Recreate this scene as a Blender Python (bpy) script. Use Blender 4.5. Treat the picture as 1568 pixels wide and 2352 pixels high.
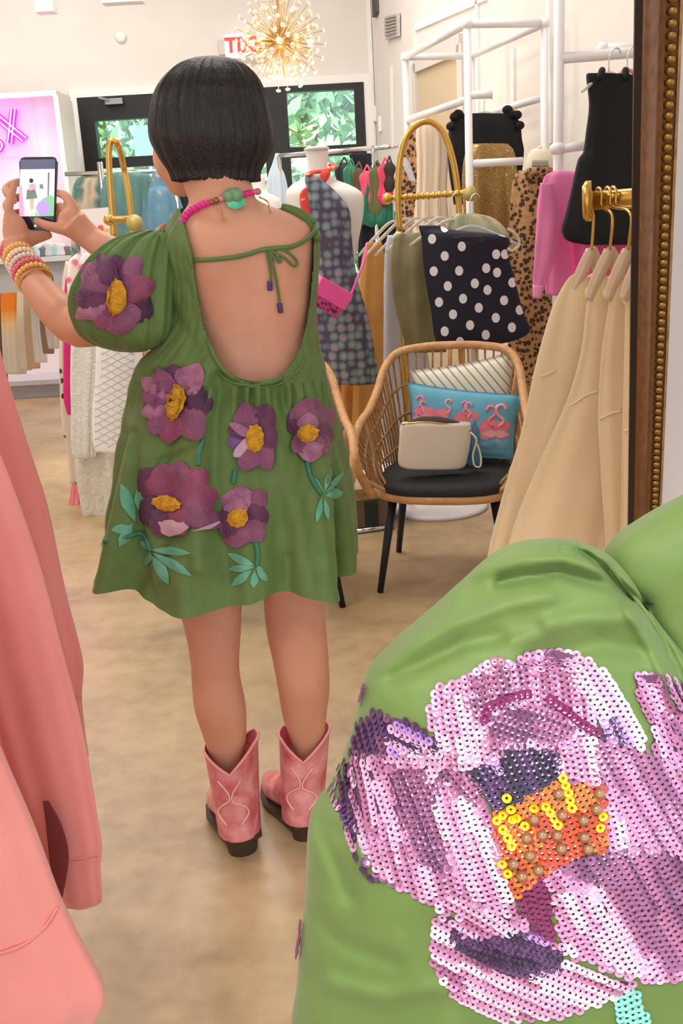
import bpy, math, random
import numpy as np
from mathutils import Vector, Matrix, noise
from mathutils.bvhtree import BVHTree
from mathutils.geometry import delaunay_2d_cdt

# ------------------------------------------------------------------ camera
for o in list(bpy.data.objects): bpy.data.objects.remove(o)
scn = bpy.context.scene
COL = scn.collection
random.seed(7)
CAMH, F, PITCH, ROLL = 1.40, 2300.0, math.radians(16.5), math.radians(3.2)
FW = Vector((0, math.cos(PITCH), -math.sin(PITCH)))
_R = Vector((1, 0, 0)); _U = _R.cross(FW)
RT = _R * math.cos(ROLL) - _U * math.sin(ROLL)
UP = _R * math.sin(ROLL) + _U * math.cos(ROLL)
CAM = Vector((0, 0, CAMH))
cd = bpy.data.cameras.new('camera'); cam = bpy.data.objects.new('camera', cd); COL.objects.link(cam)
cd.sensor_fit = 'VERTICAL'; cd.sensor_height = 36; cd.sensor_width = 24; cd.lens = 36 * F / 2352
cd.clip_start = 0.02; cd.clip_end = 200
m3 = Matrix((RT, UP, -FW)).transposed()
cam.matrix_world = Matrix.Translation(CAM) @ m3.to_4x4()
scn.camera = cam

# ------------------------------------------------------------------ world, sun, exposure
w = bpy.data.worlds.new('world'); scn.world = w; w.use_nodes = True
bg = w.node_tree.nodes['Background']; bg.inputs[0].default_value = (0.80, 0.92, 1.0, 1); bg.inputs[1].default_value = 1.2
sd = bpy.data.lights.new('sun', 'SUN'); sd.energy = 10.0; sd.angle = math.radians(2); sd.color = (1, .95, .85)
so = bpy.data.objects.new('sun', sd); COL.objects.link(so); so.rotation_euler = (math.radians(40), 0, math.radians(-25))
vs = scn.view_settings
vs.view_transform = 'Standard'; vs.look = 'None'; vs.gamma = 1; vs.use_curve_mapping = False; vs.exposure = 0.62
CEIL = 4.3
def arealight(x, y, z, sx, sy, e, col=(1, .975, .94), rot=(0, 0, 0)):
    l = bpy.data.lights.new('panel_light', 'AREA'); l.shape = 'RECTANGLE'; l.size = sx; l.size_y = sy; l.energy = e; l.color = col
    o = bpy.data.objects.new('panel_light', l); COL.objects.link(o); o.location = (x, y, z); o.rotation_euler = rot
    return o
PANELS = [(-2.6, 2.4), (-2.6, 5.2), (-2.6, 8.2), (-.2, 4.6), (-.4, 7.4)]
for (x, y) in PANELS: arealight(x, y, CEIL - .09, 1.4, .7, 26)

# added spot with no known source, put in to brighten the near sleeve
sl = bpy.data.lights.new('added_sleeve_spot', 'SPOT'); sl.energy = 235; sl.spot_size = math.radians(30); sl.spot_blend = .8; sl.shadow_soft_size = .25; sl.color = (1, .96, .9)
slo = bpy.data.objects.new('added_sleeve_spot', sl); COL.objects.link(slo); slo.location = (-.35, -1.1, 3.2)
slo.rotation_euler = (Vector((.15, .5, 1.15)) - slo.location).to_track_quat('-Z', 'Y').to_euler()

# ------------------------------------------------------------------ pixel helpers (photo is 1568 x 2352)
def ray(x, y): return FW + RT * ((x - 784) / F) + UP * ((1176 - y) / F)
def at(x, y, Y):
    d = ray(x, y); return CAM + d * (Y / d.y)
def gnd(x, y, z=0.0):
    d = ray(x, y); return CAM + d * ((z - CAMH) / d.z)
def px(p):
    v = Vector(p) - CAM; z = v.dot(FW); return 784 + F * v.dot(RT) / z, 1176 - F * v.dot(UP) / z
def mpp(Y): return Y / F

# ------------------------------------------------------------------ materials
def lin(c):
    return tuple((v / 255 / 12.92 if v / 255 <= .04045 else ((v / 255 + .055) / 1.055) ** 2.4) for v in c)
MATS = {}
def newmat(name):
    m = bpy.data.materials.new(name); m.use_nodes = True; MATS[name] = m
    nt = m.node_tree; b = nt.nodes['Principled BSDF']
    return m, nt, b
def coords(nt, scale=1.0, sc3=None):
    tc = nt.nodes.new('ShaderNodeTexCoord'); mp = nt.nodes.new('ShaderNodeMapping')
    mp.inputs['Scale'].default_value = sc3 or (scale, scale, scale)
    nt.links.new(tc.outputs['Object'], mp.inputs[0]); return mp.outputs[0]
def ramp(nt, fac, stops, mode='LINEAR'):
    r = nt.nodes.new('ShaderNodeValToRGB'); r.color_ramp.interpolation = mode
    el = r.color_ramp.elements
    while len(el) < len(stops): el.new(.5)
    for e, (p, c) in zip(el, stops): e.position = p; e.color = (*lin(c), 1)
    nt.links.new(fac, r.inputs[0]); return r.outputs[0]
def bump(nt, b, height, strength, dist=.01):
    n = nt.nodes.new('ShaderNodeBump'); n.inputs['Strength'].default_value = strength; n.inputs['Distance'].default_value = dist
    nt.links.new(height, n.inputs['Height']); nt.links.new(n.outputs[0], b.inputs['Normal'])
def M(name, c, rough=.65, metal=0, var=None, scale=12, bmp=0, bscale=150, emit=0, sheen=0, sc3=None, sss=0, coat=0, alpha=1, spec=.4):
    if name in MATS: return MATS[name]
    m, nt, b = newmat(name)
    b.inputs['Base Color'].default_value = (*lin(c), 1); b.inputs['Roughness'].default_value = rough; b.inputs['Metallic'].default_value = metal
    b.inputs['Specular IOR Level'].default_value = spec
    if var or bmp:
        v = coords(nt, 1)
        if var:
            n = nt.nodes.new('ShaderNodeTexNoise'); n.inputs['Scale'].default_value = scale; n.inputs['Detail'].default_value = 5
            nt.links.new(coords(nt, 1, sc3) if sc3 else v, n.inputs['Vector'])
            nt.links.new(ramp(nt, n.outputs[0], [(.3, c), (.7, var)]), b.inputs['Base Color'])
        if bmp:
            n = nt.nodes.new('ShaderNodeTexNoise'); n.inputs['Scale'].default_value = bscale; n.inputs['Detail'].default_value = 3
            nt.links.new(coords(nt, 1, sc3) if sc3 else v, n.inputs['Vector']); bump(nt, b, n.outputs[0], bmp, .01)
    if emit:
        b.inputs['Emission Color'].default_value = (*lin(c), 1); b.inputs['Emission Strength'].default_value = emit
    if sheen: b.inputs['Sheen Weight'].default_value = sheen
    if sss: b.inputs['Subsurface Weight'].default_value = sss; b.inputs['Subsurface Radius'].default_value = (.02, .008, .005)
    if coat: b.inputs['Coat Weight'].default_value = coat
    if alpha < 1: b.inputs['Alpha'].default_value = alpha
    return m
def Mglass(name, tint=(235, 245, 245), clear=.9):
    m, nt, b = newmat(name)
    t = nt.nodes.new('ShaderNodeBsdfTransparent'); t.inputs[0].default_value = (*lin(tint), 1)
    g = nt.nodes.new('ShaderNodeBsdfGlossy'); g.inputs['Roughness'].default_value = .05
    x = nt.nodes.new('ShaderNodeMixShader'); x.inputs[0].default_value = 1 - clear
    nt.links.new(t.outputs[0], x.inputs[1]); nt.links.new(g.outputs[0], x.inputs[2])
    nt.links.new(x.outputs[0], nt.nodes['Material Output'].inputs[0]); return m
def Mvor(name, scale, stops, rough=.7, feature='F1', noisy=.0, sc3=None, rnd=1.0):
    m, nt, b = newmat(name); b.inputs['Roughness'].default_value = rough
    v = coords(nt, 1, sc3)
    if noisy:
        n = nt.nodes.new('ShaderNodeTexNoise'); n.inputs['Scale'].default_value = scale * 1.2; nt.links.new(v, n.inputs[0])
        a = nt.nodes.new('ShaderNodeMixRGB'); a.blend_type = 'ADD'; a.inputs[0].default_value = noisy
        nt.links.new(v, a.inputs[1]); nt.links.new(n.outputs[1], a.inputs[2]); v = a.outputs[0]
    k = nt.nodes.new('ShaderNodeTexVoronoi'); k.inputs['Scale'].default_value = scale; k.feature = feature; k.inputs['Randomness'].default_value = rnd
    nt.links.new(v, k.inputs['Vector'])
    nt.links.new(ramp(nt, k.outputs[0], stops), b.inputs['Base Color']); return m
def Mwave(name, scale, stops, rot=(0, 0, 0), rough=.7, dist=0, axis='X'):
    m, nt, b = newmat(name); b.inputs['Roughness'].default_value = rough
    tc = nt.nodes.new('ShaderNodeTexCoord'); mp = nt.nodes.new('ShaderNodeMapping'); mp.inputs['Rotation'].default_value = rot
    nt.links.new(tc.outputs['Object'], mp.inputs[0])
    k = nt.nodes.new('ShaderNodeTexWave'); k.bands_direction = axis; k.inputs['Scale'].default_value = scale; k.inputs['Distortion'].default_value = dist
    nt.links.new(mp.outputs[0], k.inputs[0]); nt.links.new(ramp(nt, k.outputs[0], stops), b.inputs['Base Color']); return m
def Mgradz(name, z0, z1, stops, rough=.7):
    m, nt, b = newmat(name); b.inputs['Roughness'].default_value = rough
    tc = nt.nodes.new('ShaderNodeTexCoord'); s = nt.nodes.new('ShaderNodeSeparateXYZ'); nt.links.new(tc.outputs['Object'], s.inputs[0])
    r = nt.nodes.new('ShaderNodeMapRange'); r.inputs[1].default_value = z0; r.inputs[2].default_value = z1; nt.links.new(s.outputs[2], r.inputs[0])
    nt.links.new(ramp(nt, r.outputs[0], stops), b.inputs['Base Color']); return m

# ------------------------------------------------------------------ mesh helpers
def join(*parts):
    V, Fc = [], []
    for v, f in parts:
        n = len(V); V += list(v); Fc += [tuple(i + n for i in q) for q in f]
    return V, Fc
def obj(name, vf, mat, parent=None, smooth=True, local=False):
    me = bpy.data.meshes.new(name); me.from_pydata([tuple(p) for p in vf[0]], [], vf[1]); me.validate(); me.update()
    if smooth: me.polygons.foreach_set('use_smooth', [True] * len(me.polygons))
    for k in (mat if isinstance(mat, (list, tuple)) else [mat]): me.materials.append(k)
    o = bpy.data.objects.new(name, me); COL.objects.link(o)
    if parent:
        o.parent = parent
        if not local and parent.type == 'EMPTY': o.matrix_parent_inverse = Matrix.Translation(-parent.location)
    return o
def tag(o, label=None, cat=None, group=None, kind=None):
    if label: o['label'] = label
    if cat: o['category'] = cat
    if group: o['group'] = group
    if kind: o['kind'] = kind
    return o
def empty(name, loc, label, cat, group=None, rz=0):
    o = bpy.data.objects.new(name, None); COL.objects.link(o); o.location = loc; o.rotation_euler = (0, 0, rz); o.empty_display_size = .05
    return tag(o, label, cat, group)
def copy_tree(o, parent=None):
    c = o.copy(); COL.objects.link(c); c.parent = parent
    for ch in list(o.children): copy_tree(ch, c)
    return c
def catmull(P, n):
    P = np.array(P, float); k = len(P)
    if k < 3:
        t = np.linspace(0, 1, n)[:, None]; return P[0] * (1 - t) + P[-1] * t
    d = np.concatenate([[0], np.cumsum(np.maximum(np.linalg.norm(np.diff(P, axis=0), axis=1), 1e-9))])
    tt = np.linspace(0, d[-1], n); out = np.zeros((n, P.shape[1]))
    m = np.zeros_like(P); m[1:-1] = (P[2:] - P[:-2]) / (d[2:] - d[:-2])[:, None]; m[0] = (P[1] - P[0]) / (d[1] - d[0]); m[-1] = (P[-1] - P[-2]) / (d[-1] - d[-2])
    for i, t in enumerate(tt):
        j = min(max(np.searchsorted(d, t) - 1, 0), k - 2); h = d[j + 1] - d[j]; s = (t - d[j]) / h
        out[i] = (2 * s**3 - 3 * s**2 + 1) * P[j] + (s**3 - 2 * s**2 + s) * h * m[j] + (-2 * s**3 + 3 * s**2) * P[j + 1] + (s**3 - s**2) * h * m[j + 1]
    return out
def loft(rows, Y=None, ratio=.5, tmax=.2, n=56, rings=40, folds=(), cap=(True, True), sup=2.2, tadd=0, skew=0, fn=None):
    """rows of (py, x_left, x_right[, Y]) in photo pixels at depth Y, skinned as a closed solid of real thickness"""
    R = [(r[0], r[1], r[2], r[3] if len(r) > 3 else Y) for r in rows]
    L = []
    for r in R:
        a, b = at(r[1], r[0], r[3]), at(r[2], r[0], r[3]); L.append([*a, *b])
    L = catmull(L, rings); V = []
    for i in range(rings):
        v = i / (rings - 1); pl = Vector(L[i][:3]); pr = Vector(L[i][3:]); c = (pl + pr) / 2; h = (pr - pl) / 2
        a = h.length; b = min(a * ratio, tmax) + tadd; ax = h.normalized(); ay = Vector((-ax.y, ax.x, 0)).normalized()
        ay = (ay + ax * skew).normalized()
        for j in range(n):
            t = 2 * math.pi * j / n; ct, st = math.cos(t), math.sin(t)
            ct = math.copysign(abs(ct) ** (2 / sup), ct); st = math.copysign(abs(st) ** (2 / sup), st)
            k = 1.0
            for (fr, a0, a1, ph, tw) in folds: k += (a0 + (a1 - a0) * v) * math.sin(fr * t + ph + tw * v)
            p = c + ax * (a * ct * (1 + (k - 1) * .5)) + ay * (b * st * k + (a * .35 * (k - 1) * (1 if st > 0 else -1) if folds else 0))
            if fn: p = fn(p, t, v)
            V.append(p)
    Fc = [(i * n + j, i * n + (j + 1) % n, (i + 1) * n + (j + 1) % n, (i + 1) * n + j) for i in range(rings - 1) for j in range(n)]
    if cap[0]: Fc.append(tuple(range(n - 1, -1, -1)))
    if cap[1]: Fc.append(tuple((rings - 1) * n + j for j in range(n)))
    return V, Fc
def tube(pts, r, n=8, closed=False, smooth=0, flat=1.0):
    P = [Vector(p) for p in pts]
    rr = list(r) if isinstance(r, (list, tuple)) else [r] * len(P)
    if smooth:
        A = catmull([[*p, q] for p, q in zip(P + ([P[0]] if closed else []), rr + ([rr[0]] if closed else []))], smooth + (1 if closed else 0))
        if closed: A = A[:-1]
        P = [Vector(a[:3]) for a in A]; rr = [a[3] for a in A]
    V, Fc = [], []; N = len(P); u = None
    for i in range(N):
        if closed: t = (P[(i + 1) % N] - P[i - 1])
        else: t = P[min(i + 1, N - 1)] - P[max(i - 1, 0)]
        t = t.normalized() if t.length > 1e-9 else Vector((0, 0, 1))
        if u is None:
            u = t.cross(Vector((0, 0, 1)) if abs(t.z) < .9 else Vector((1, 0, 0))).normalized()
        else:
            u = (u - t * u.dot(t)).normalized()
        w_ = t.cross(u)
        for j in range(n):
            a = 2 * math.pi * j / n; V.append(P[i] + u * (rr[i] * math.cos(a)) + w_ * (rr[i] * flat * math.sin(a)))
    for i in range(N if closed else N - 1):
        for j in range(n):
            i2 = (i + 1) % N; Fc.append((i * n + j, i * n + (j + 1) % n, i2 * n + (j + 1) % n, i2 * n + j))
    if not closed: Fc.append(tuple(range(n - 1, -1, -1))); Fc.append(tuple((N - 1) * n + j for j in range(n)))
    return V, Fc
def box(c, s, R=None):
    V = [Vector((x * s[0] / 2, y * s[1] / 2, z * s[2] / 2)) for x in (-1, 1) for y in (-1, 1) for z in (-1, 1)]
    if R: V = [R @ v for v in V]
    V = [v + Vector(c) for v in V]
    return V, [(0, 1, 3, 2), (4, 6, 7, 5), (0, 4, 5, 1), (2, 3, 7, 6), (0, 2, 6, 4), (1, 5, 7, 3)]
def beam(a, b, wx, wz, up=(0, 0, 1)):
    a, b = Vector(a), Vector(b); t = (b - a).normalized(); s = t.cross(Vector(up)).normalized(); u = s.cross(t)
    V = []
    for p in (a, b):
        for (i, j) in ((-1, -1), (1, -1), (1, 1), (-1, 1)): V.append(p + s * (i * wx / 2) + u * (j * wz / 2))
    return V, [(3, 2, 1, 0), (4, 5, 6, 7), (0, 1, 5, 4), (1, 2, 6, 5), (2, 3, 7, 6), (3, 0, 4, 7)]
def sphere(c, r, n=10, m=7, sc=(1, 1, 1), R=None):
    V, Fc = [], []; c = Vector(c)
    def P(x, y, z):
        q = Vector((x * sc[0], y * sc[1], z * sc[2])) * r
        return (R @ q if R else q) + c
    V.append(P(0, 0, 1))
    for i in range(1, m):
        ph = math.pi * i / m
        for j in range(n):
            t = 2 * math.pi * j / n; V.append(P(math.sin(ph) * math.cos(t), math.sin(ph) * math.sin(t), math.cos(ph)))
    V.append(P(0, 0, -1)); e = len(V) - 1
    for j in range(n): Fc.append((0, 1 + j, 1 + (j + 1) % n)); Fc.append((e, e - n + (j + 1) % n, e - n + j))
    for i in range(m - 2):
        for j in range(n): Fc.append((1 + i * n + j, 1 + (i + 1) * n + j, 1 + (i + 1) * n + (j + 1) % n, 1 + i * n + (j + 1) % n))
    return V, Fc
def lathe(prof, c, n=32):
    V = [Vector((c[0] + r * math.cos(2 * math.pi * j / n), c[1] + r * math.sin(2 * math.pi * j / n), c[2] + z)) for (r, z) in prof for j in range(n)]
    Fc = [(i * n + j, i * n + (j + 1) % n, (i + 1) * n + (j + 1) % n, (i + 1) * n + j) for i in range(len(prof) - 1) for j in range(n)]
    Fc.append(tuple(range(n - 1, -1, -1))); Fc.append(tuple((len(prof) - 1) * n + j for j in range(n)))
    return V, Fc
def bvh_of(*objs):
    V, Fc = [], []
    for o in objs:
        n = len(V); V += [v.co.copy() for v in o.data.vertices]; Fc += [tuple(i + n for i in p.vertices) for p in o.data.polygons]
    return BVHTree.FromPolygons(V, Fc)
def inpoly(x, y, P):
    c = False; j = len(P) - 1
    for i in range(len(P)):
        if (P[i][1] > y) != (P[j][1] > y) and x < (P[j][0] - P[i][0]) * (y - P[i][1]) / (P[j][1] - P[i][1]) + P[i][0]: c = not c
        j = i
    return c
def edgedist(x, y, P):
    d = 1e9
    for i in range(len(P)):
        a, b = P[i - 1], P[i]; ex, ey = b[0] - a[0], b[1] - a[1]; L = ex * ex + ey * ey + 1e-9
        t = max(0, min(1, ((x - a[0]) * ex + (y - a[1]) * ey) / L)); d = min(d, math.hypot(x - a[0] - t * ex, y - a[1] - t * ey))
    return d
def project(bv, x, y, near=None):
    d = ray(x, y).normalized(); h = bv.ray_cast(CAM, d)
    if h[0] is None:
        if near is None: return None, None
        h = bv.find_nearest(CAM + d * (near / d.y))
    n = h[1]
    if n.dot(d) > 0: n = -n
    return h[0], n
def decal(name, poly, bv, mat, parent, off=.002, dome=.003, step=9, near=2.0, smooth=True):
    """applique: a thin cloth piece cut to a pixel outline, laid on a surface and slightly padded"""
    pts = [Vector(p) for p in poly]; m = len(pts)
    xs = [p.x for p in pts]; ys = [p.y for p in pts]
    y = min(ys) + step / 2; row = 0
    while y < max(ys):
        x = min(xs) + (step / 2 if row % 2 else 0)
        while x < max(xs):
            if inpoly(x, y, poly) and edgedist(x, y, poly) > step * .55: pts.append(Vector((x, y)))
            x += step
        y += step; row += 1
    V2, E, T, *_ = delaunay_2d_cdt(pts, [(i, (i + 1) % m) for i in range(m)], [list(range(m))], 1, 1e-4)
    V = []
    for p in V2:
        h, n = project(bv, p.x, p.y, near)
        d = edgedist(p.x, p.y, poly); n = (n + (CAM - h).normalized() * 2).normalized(); V.append(h + n * (off + dome * min(1, d / (step * 1.6))))
    return obj(name, (V, [tuple(t) for t in T]), mat, parent, smooth)
def petal(cx, cy, ang, ln, wd, tip=0, n=14, base=.12):
    a = math.radians(ang); P = []
    for i in range(n):
        t = 2 * math.pi * i / n; u = .5 - .5 * math.cos(t); s = math.sin(t)
        wv = (math.sin(math.pi * min(1, u ** (.75 if not tip else 1.15))) ** (.6 if not tip else 1)) if 0 < u < 1 else 0
        x = ln * (base + (1 - base) * u); yv = wd / 2 * wv * (1 if s > 0 else -1) * (.9 + .1 * math.sin(3 * t))
        if i == 0: yv = 0
        P.append((cx + x * math.cos(a) - yv * math.sin(a), cy + x * math.sin(a) + yv * math.cos(a)))
    return P
def remeshed(name, vf, mat, parent, voxel=.005, it=6):
    o = obj(name, vf, mat, None)
    r = o.modifiers.new('r', 'REMESH'); r.mode = 'VOXEL'; r.voxel_size = voxel; r.use_smooth_shade = True
    s = o.modifiers.new('s', 'SMOOTH'); s.iterations = it; s.factor = .5
    dg = bpy.context.evaluated_depsgraph_get(); me = bpy.data.meshes.new_from_object(o.evaluated_get(dg))
    me.name = name; o.modifiers.clear(); o.data = me
    if not me.materials: me.materials.append(mat)
    me.polygons.foreach_set('use_smooth', [True] * len(me.polygons))
    o.parent = parent
    if parent: o.matrix_parent_inverse = Matrix.Translation(-parent.location)
    return o
def struct(name, vf, mat, smooth=False, parent=None):
    o = obj(name, vf, mat, parent, smooth)
    if not parent: o['kind'] = 'structure'
    return o

# ------------------------------------------------------------------ shared materials
WALL = M('cream_plaster', (230, 225, 220), .8, var=(226, 220, 213), scale=3)
WHITE = M('white_paint', (240, 238, 236), .5)
PIPEW = M('white_pipe', (236, 234, 236), .35)
BLACKF = M('black_frame', (26, 25, 27), .4)
GOLD = M('brushed_gold', (214, 172, 88), .28, .9)
CHROME = M('chrome', (215, 218, 222), .18, 1)
CLEAR = M('clear_plastic', (228, 222, 212), .15, alpha=.6, spec=.8)
GLASS = Mglass('window_glass')
BLACKC = M('black_cloth', (22, 21, 25), .8, bmp=.3, bscale=60)
def Mfloor():
    m, nt, b = newmat('stained_concrete')
    v = coords(nt, 1)
    n1 = nt.nodes.new('ShaderNodeTexNoise'); n1.inputs['Scale'].default_value = 2.2; n1.inputs['Detail'].default_value = 8; n1.inputs['Roughness'].default_value = .6
    n2 = nt.nodes.new('ShaderNodeTexNoise'); n2.inputs['Scale'].default_value = 14; n2.inputs['Detail'].default_value = 6
    nt.links.new(v, n1.inputs[0]); nt.links.new(v, n2.inputs[0])
    c1 = ramp(nt, n1.outputs[0], [(.32, (148, 121, 88)), (.5, (184, 156, 117)), (.7, (200, 173, 135))])
    c2 = ramp(nt, n2.outputs[0], [(.35, (150, 124, 94)), (.65, (192, 168, 134))])
    x = nt.nodes.new('ShaderNodeMixRGB'); x.inputs[0].default_value = .35; nt.links.new(c1, x.inputs[1]); nt.links.new(c2, x.inputs[2])
    nt.links.new(x.outputs[0], b.inputs['Base Color']); b.inputs['Roughness'].default_value = .34
    bump(nt, b, n2.outputs[0], .08, .01); return m
FLOOR = Mfloor()

# ------------------------------------------------------------------ room shell
def quadprism(P, th):
    """4 corner points + thickness vector"""
    P = [Vector(p) for p in P]; t = Vector(th); V = P + [p + t for p in P]
    return V, [(3, 2, 1, 0), (4, 5, 6, 7), (0, 1, 5, 4), (1, 2, 6, 5), (2, 3, 7, 6), (3, 0, 4, 7)]
YB = 10.0
XL = -5.0
tag(struct('floor', box((-1.2, 2.7, -.05), (8.4, 15, .1)), FLOOR))
tag(struct('ceiling', box((-1.2, 2.7, CEIL + .05), (8.4, 15, .1)), WALL))
WX0 = at(183, 300, YB).x; WX1 = at(846, 300, YB).x; WZ = at(520, 203, YB).z
WA = Vector((at(858, 200, YB).x, YB, 0)); WD = Vector((-.15, 1, 0)).normalized(); WN = Vector((WD.y, -WD.x, 0))
def onw(x, y, off=0.0):
    d = ray(x, y); t = (WA - WN * off - CAM).dot(WN) / d.dot(WN); return CAM + d * t
struct('wall_back', join(box(((XL + WX0) / 2, YB + .1, CEIL / 2), (WX0 - XL, .2, CEIL)), box(((WX0 + WX1) / 2, YB + .1, (WZ + CEIL) / 2), (WX1 - WX0, .2, CEIL - WZ)),
       box(((WX1 + WA.x + .1) / 2, YB + .1, CEIL / 2), (WA.x + .1 - WX1, .2, CEIL))), WALL)
struct('wall_left', box((XL - .1, 2.7, CEIL / 2), (.2, 15, CEIL)), WALL)
P0 = WA + WD * .15; P1 = WA - WD * 8.75
struct('wall_right', quadprism([P0, P1, P1 + Vector((0, 0, CEIL)), P0 + Vector((0, 0, CEIL))], WN * .2), WALL)
# panel mouldings, vent and doorway on the right-hand wall
def wall_strip(name, a, b, wd, mat, off=.012, kind=None):
    o = obj(name, beam(onw(*a), onw(*b), off * 2, wd, up=WN if abs(a[0] - b[0]) < 30 else (0, 0, 1)), mat, None, False)
    return o
TRIMS = [((955, 62), (957, 215)), ((957, 62), (1120, -10)), ((1098, 0), (1100, 300)), ((1180, 110), (1182, 330)), ((900, 150), (902, 330)), ((1262, 0), (1268, 330))]
for i, (a, b) in enumerate(TRIMS):
    pa, pb = onw(*a), onw(*b)
    o = obj('trim_%d' % (i + 1), beam(pa, pb, .05, .03, up=WN), WHITE, None, False); o['kind'] = 'structure'
g = empty('air_vent', onw(904, 62), 'small grey air return grille high on the right wall', 'vent')
pc = [onw(889, 38, .01), onw(918, 30, .01), onw(919, 82, .01), onw(890, 92, .01)]
obj('grille_frame', quadprism(pc, -WN * .02), M('grey_vent', (196, 192, 188), .5), g, False)
for k in range(6):
    f0 = (k + .7) / 7.0
    a = pc[0].lerp(pc[3], f0); b = pc[1].lerp(pc[2], f0)
    obj('slat', beam(a.lerp(b, .1) - WN * .03, a.lerp(b, .9) - WN * .03, .02, .012), M('vent_slat', (168, 164, 160), .5), g, False)
d2 = [onw(962, 148, .0), onw(1070, 100, .0), onw(1075, 560, .0), onw(968, 560, .0)]
dz = Vector((0, 0, 1))
d2[2].z = 0; d2[3].z = 0; d2[2].x, d2[2].y = d2[1].x, d2[1].y; d2[3].x, d2[3].y = d2[0].x, d2[0].y
o = struct('door_1', quadprism([p - WN * .004 for p in d2], -WN * .02), M('tan_door', (196, 176, 148), .6))
for (a, b) in ((d2[0], d2[3]), (d2[1], d2[2]), (d2[0], d2[1])):
    struct('door_frame', beam(a - WN * .02, b - WN * .02, .12, .06, up=WN), M('grey_jamb', (206, 200, 196), .6), parent=o)
o = struct('trim_7', beam(Vector((WA.x - .02, YB - .02, 0)), Vector((WA.x - .02, YB - .02, CEIL)), .04, .04, up=(0, 1, 0)), WHITE)
for sx, sy in ((860, 262), (872, 285)):
    p = onw(sx, sy, .01)
    tag(obj('wall_switch', box(p, (.03, .09, .13)), WHITE, None, False), 'small white thermostat plate on right wall beside the window, %s one' % ('upper' if sy < 270 else 'lower'), 'switch')
o = obj('smoke_sensor', lathe([(.05, 0), (.05, .02), (.03, .035)], (0, 0, 0), 16), WHITE)
o.rotation_euler = (math.pi / 2, 0, 0); o.location = at(278, 86, YB - .0); tag(o, 'tiny round white sensor high on the back wall', 'sensor')
p = at(875, 8, YB - .3)
tag(obj('ceiling_speaker', join(box(p, (.16, .1, .2)), box(p + Vector((0, -.06, 0)), (.12, .03, .16))), M('dark_grey', (88, 84, 82), .6), None, False), 'dark grey box speaker at top of the wall corner', 'speaker')
for (a, b, yy, lab) in ((86, 124, 14, 'white spot lamp housing at top left of back wall'), (240, 324, -8, 'wide white lamp housing along the top of back wall')):
    p = at((a + b) / 2, yy, 8.6); wd = (b - a) * mpp(8.6)
    e = empty('ceiling_lamp', p, lab, 'lamp'); obj('housing', box(p, (wd, .14, .1)), WHITE, e, False); obj('stem', tube([p, (p.x, p.y, CEIL)], .015), WHITE, e)
for (x, y) in PANELS:
    e = empty('ceiling_panel', (x, y, CEIL - .06), 'flat white ceiling light panel, out of the picture above (%s)' % ('%.0f m along' % y), 'lamp', 'ceiling light panels')
    e['label'] = 'flat rectangular ceiling light panel with white frame'
    obj('frame', join(*[box((x + dx, y + dy, CEIL - .04), (sx, sy, .08)) for dx, dy, sx, sy in ((0, .37, 1.5, .04), (0, -.37, 1.5, .04), (.73, 0, .04, .7), (-.73, 0, .04, .7))]), WHITE, e, False)
    obj('diffuser', box((x, y, CEIL - .03), (1.42, .7, .02)), M('diffuser', (255, 248, 236), .6, emit=2.0), e, False)

p = Vector((-.35, -1.1, 3.2)); e = empty('added_spot_housing', p, 'added white spot housing, out of the picture, for brightening the near sleeve', 'lamp'); tdv = (Vector((.15, .5, 1.15)) - p).normalized()  # unseen housing, made up to go with the added sleeve spot
obj('added_spot_head', tube([p - tdv * .22, p - tdv * .08], .06, 20), WHITE, e); obj('stem', tube([p - tdv * .2, (p - tdv * .2) + Vector((0, 0, CEIL - p.z - .2))], .012), WHITE, e)

# storefront door and window in the back wall
def glazed(name, x0, x1, z0, z1, bars, fw, y=YB):
    r = obj(name, join(box(((x0 + x1) / 2, y, z1 - fw[1] / 2), (x1 - x0, .12, fw[1])), box(((x0 + x1) / 2, y, z0 + fw[2] / 2), (x1 - x0, .12, fw[2])),
        *[box((xx, y, (z0 + fw[2] + z1 - fw[1]) / 2), (fw[0], .12, z1 - z0 - fw[1] - fw[2])) for xx in (x0 + fw[0] / 2, x1 - fw[0] / 2)]), BLACKF, None, False)
    r['kind'] = 'structure'
    zs = [z0 + fw[2]] + bars + [z1 - fw[1]]
    for b in bars: obj('crossbar', box(((x0 + x1) / 2, y, b), (x1 - x0 - 2 * fw[0], .1, .09)), BLACKF, r, False)
    for a, b in zip(zs[:-1], zs[1:]): obj('pane', box(((x0 + x1) / 2, y, (a + b) / 2), (x1 - x0 - 2 * fw[0], .012, b - a)), GLASS, r, False)
    return r
XM = at(641, 300, YB).x
zb = at(300, 372, YB).z; zb2 = at(750, 347, YB).z
d = glazed('door_2', WX0 + .02, XM - .0, 0.0, WZ - .02, [zb], (.14, .20, .2))
p = at(262, 233, YB - .1)
obj('door_closer', join(box(p, (.16, .06, .05)), beam(p, p + Vector((-.12, -.08, .03)), .02, .02)), M('grey_metal', (150, 150, 155), .35, .6), d, False)
glazed('window_1', XM, WX1 - .03, 0.0, WZ - .02, [zb2], (.09, .05, .2))
fr = [(WX0 - .04, 0, WX0 + .02, WZ - .015), (WX1 - .03, 0, WX1 + .05, WZ - .015)]
struct('trim_8', join(*[box(((a + c) / 2, YB - .02, (b + e) / 2), (c - a, .06, e - b)) for a, b, c, e in fr], box(((WX0 + WX1) / 2, YB - .02, WZ + .02), (WX1 - WX0 + .09, .06, .07))), WHITE)

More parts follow.
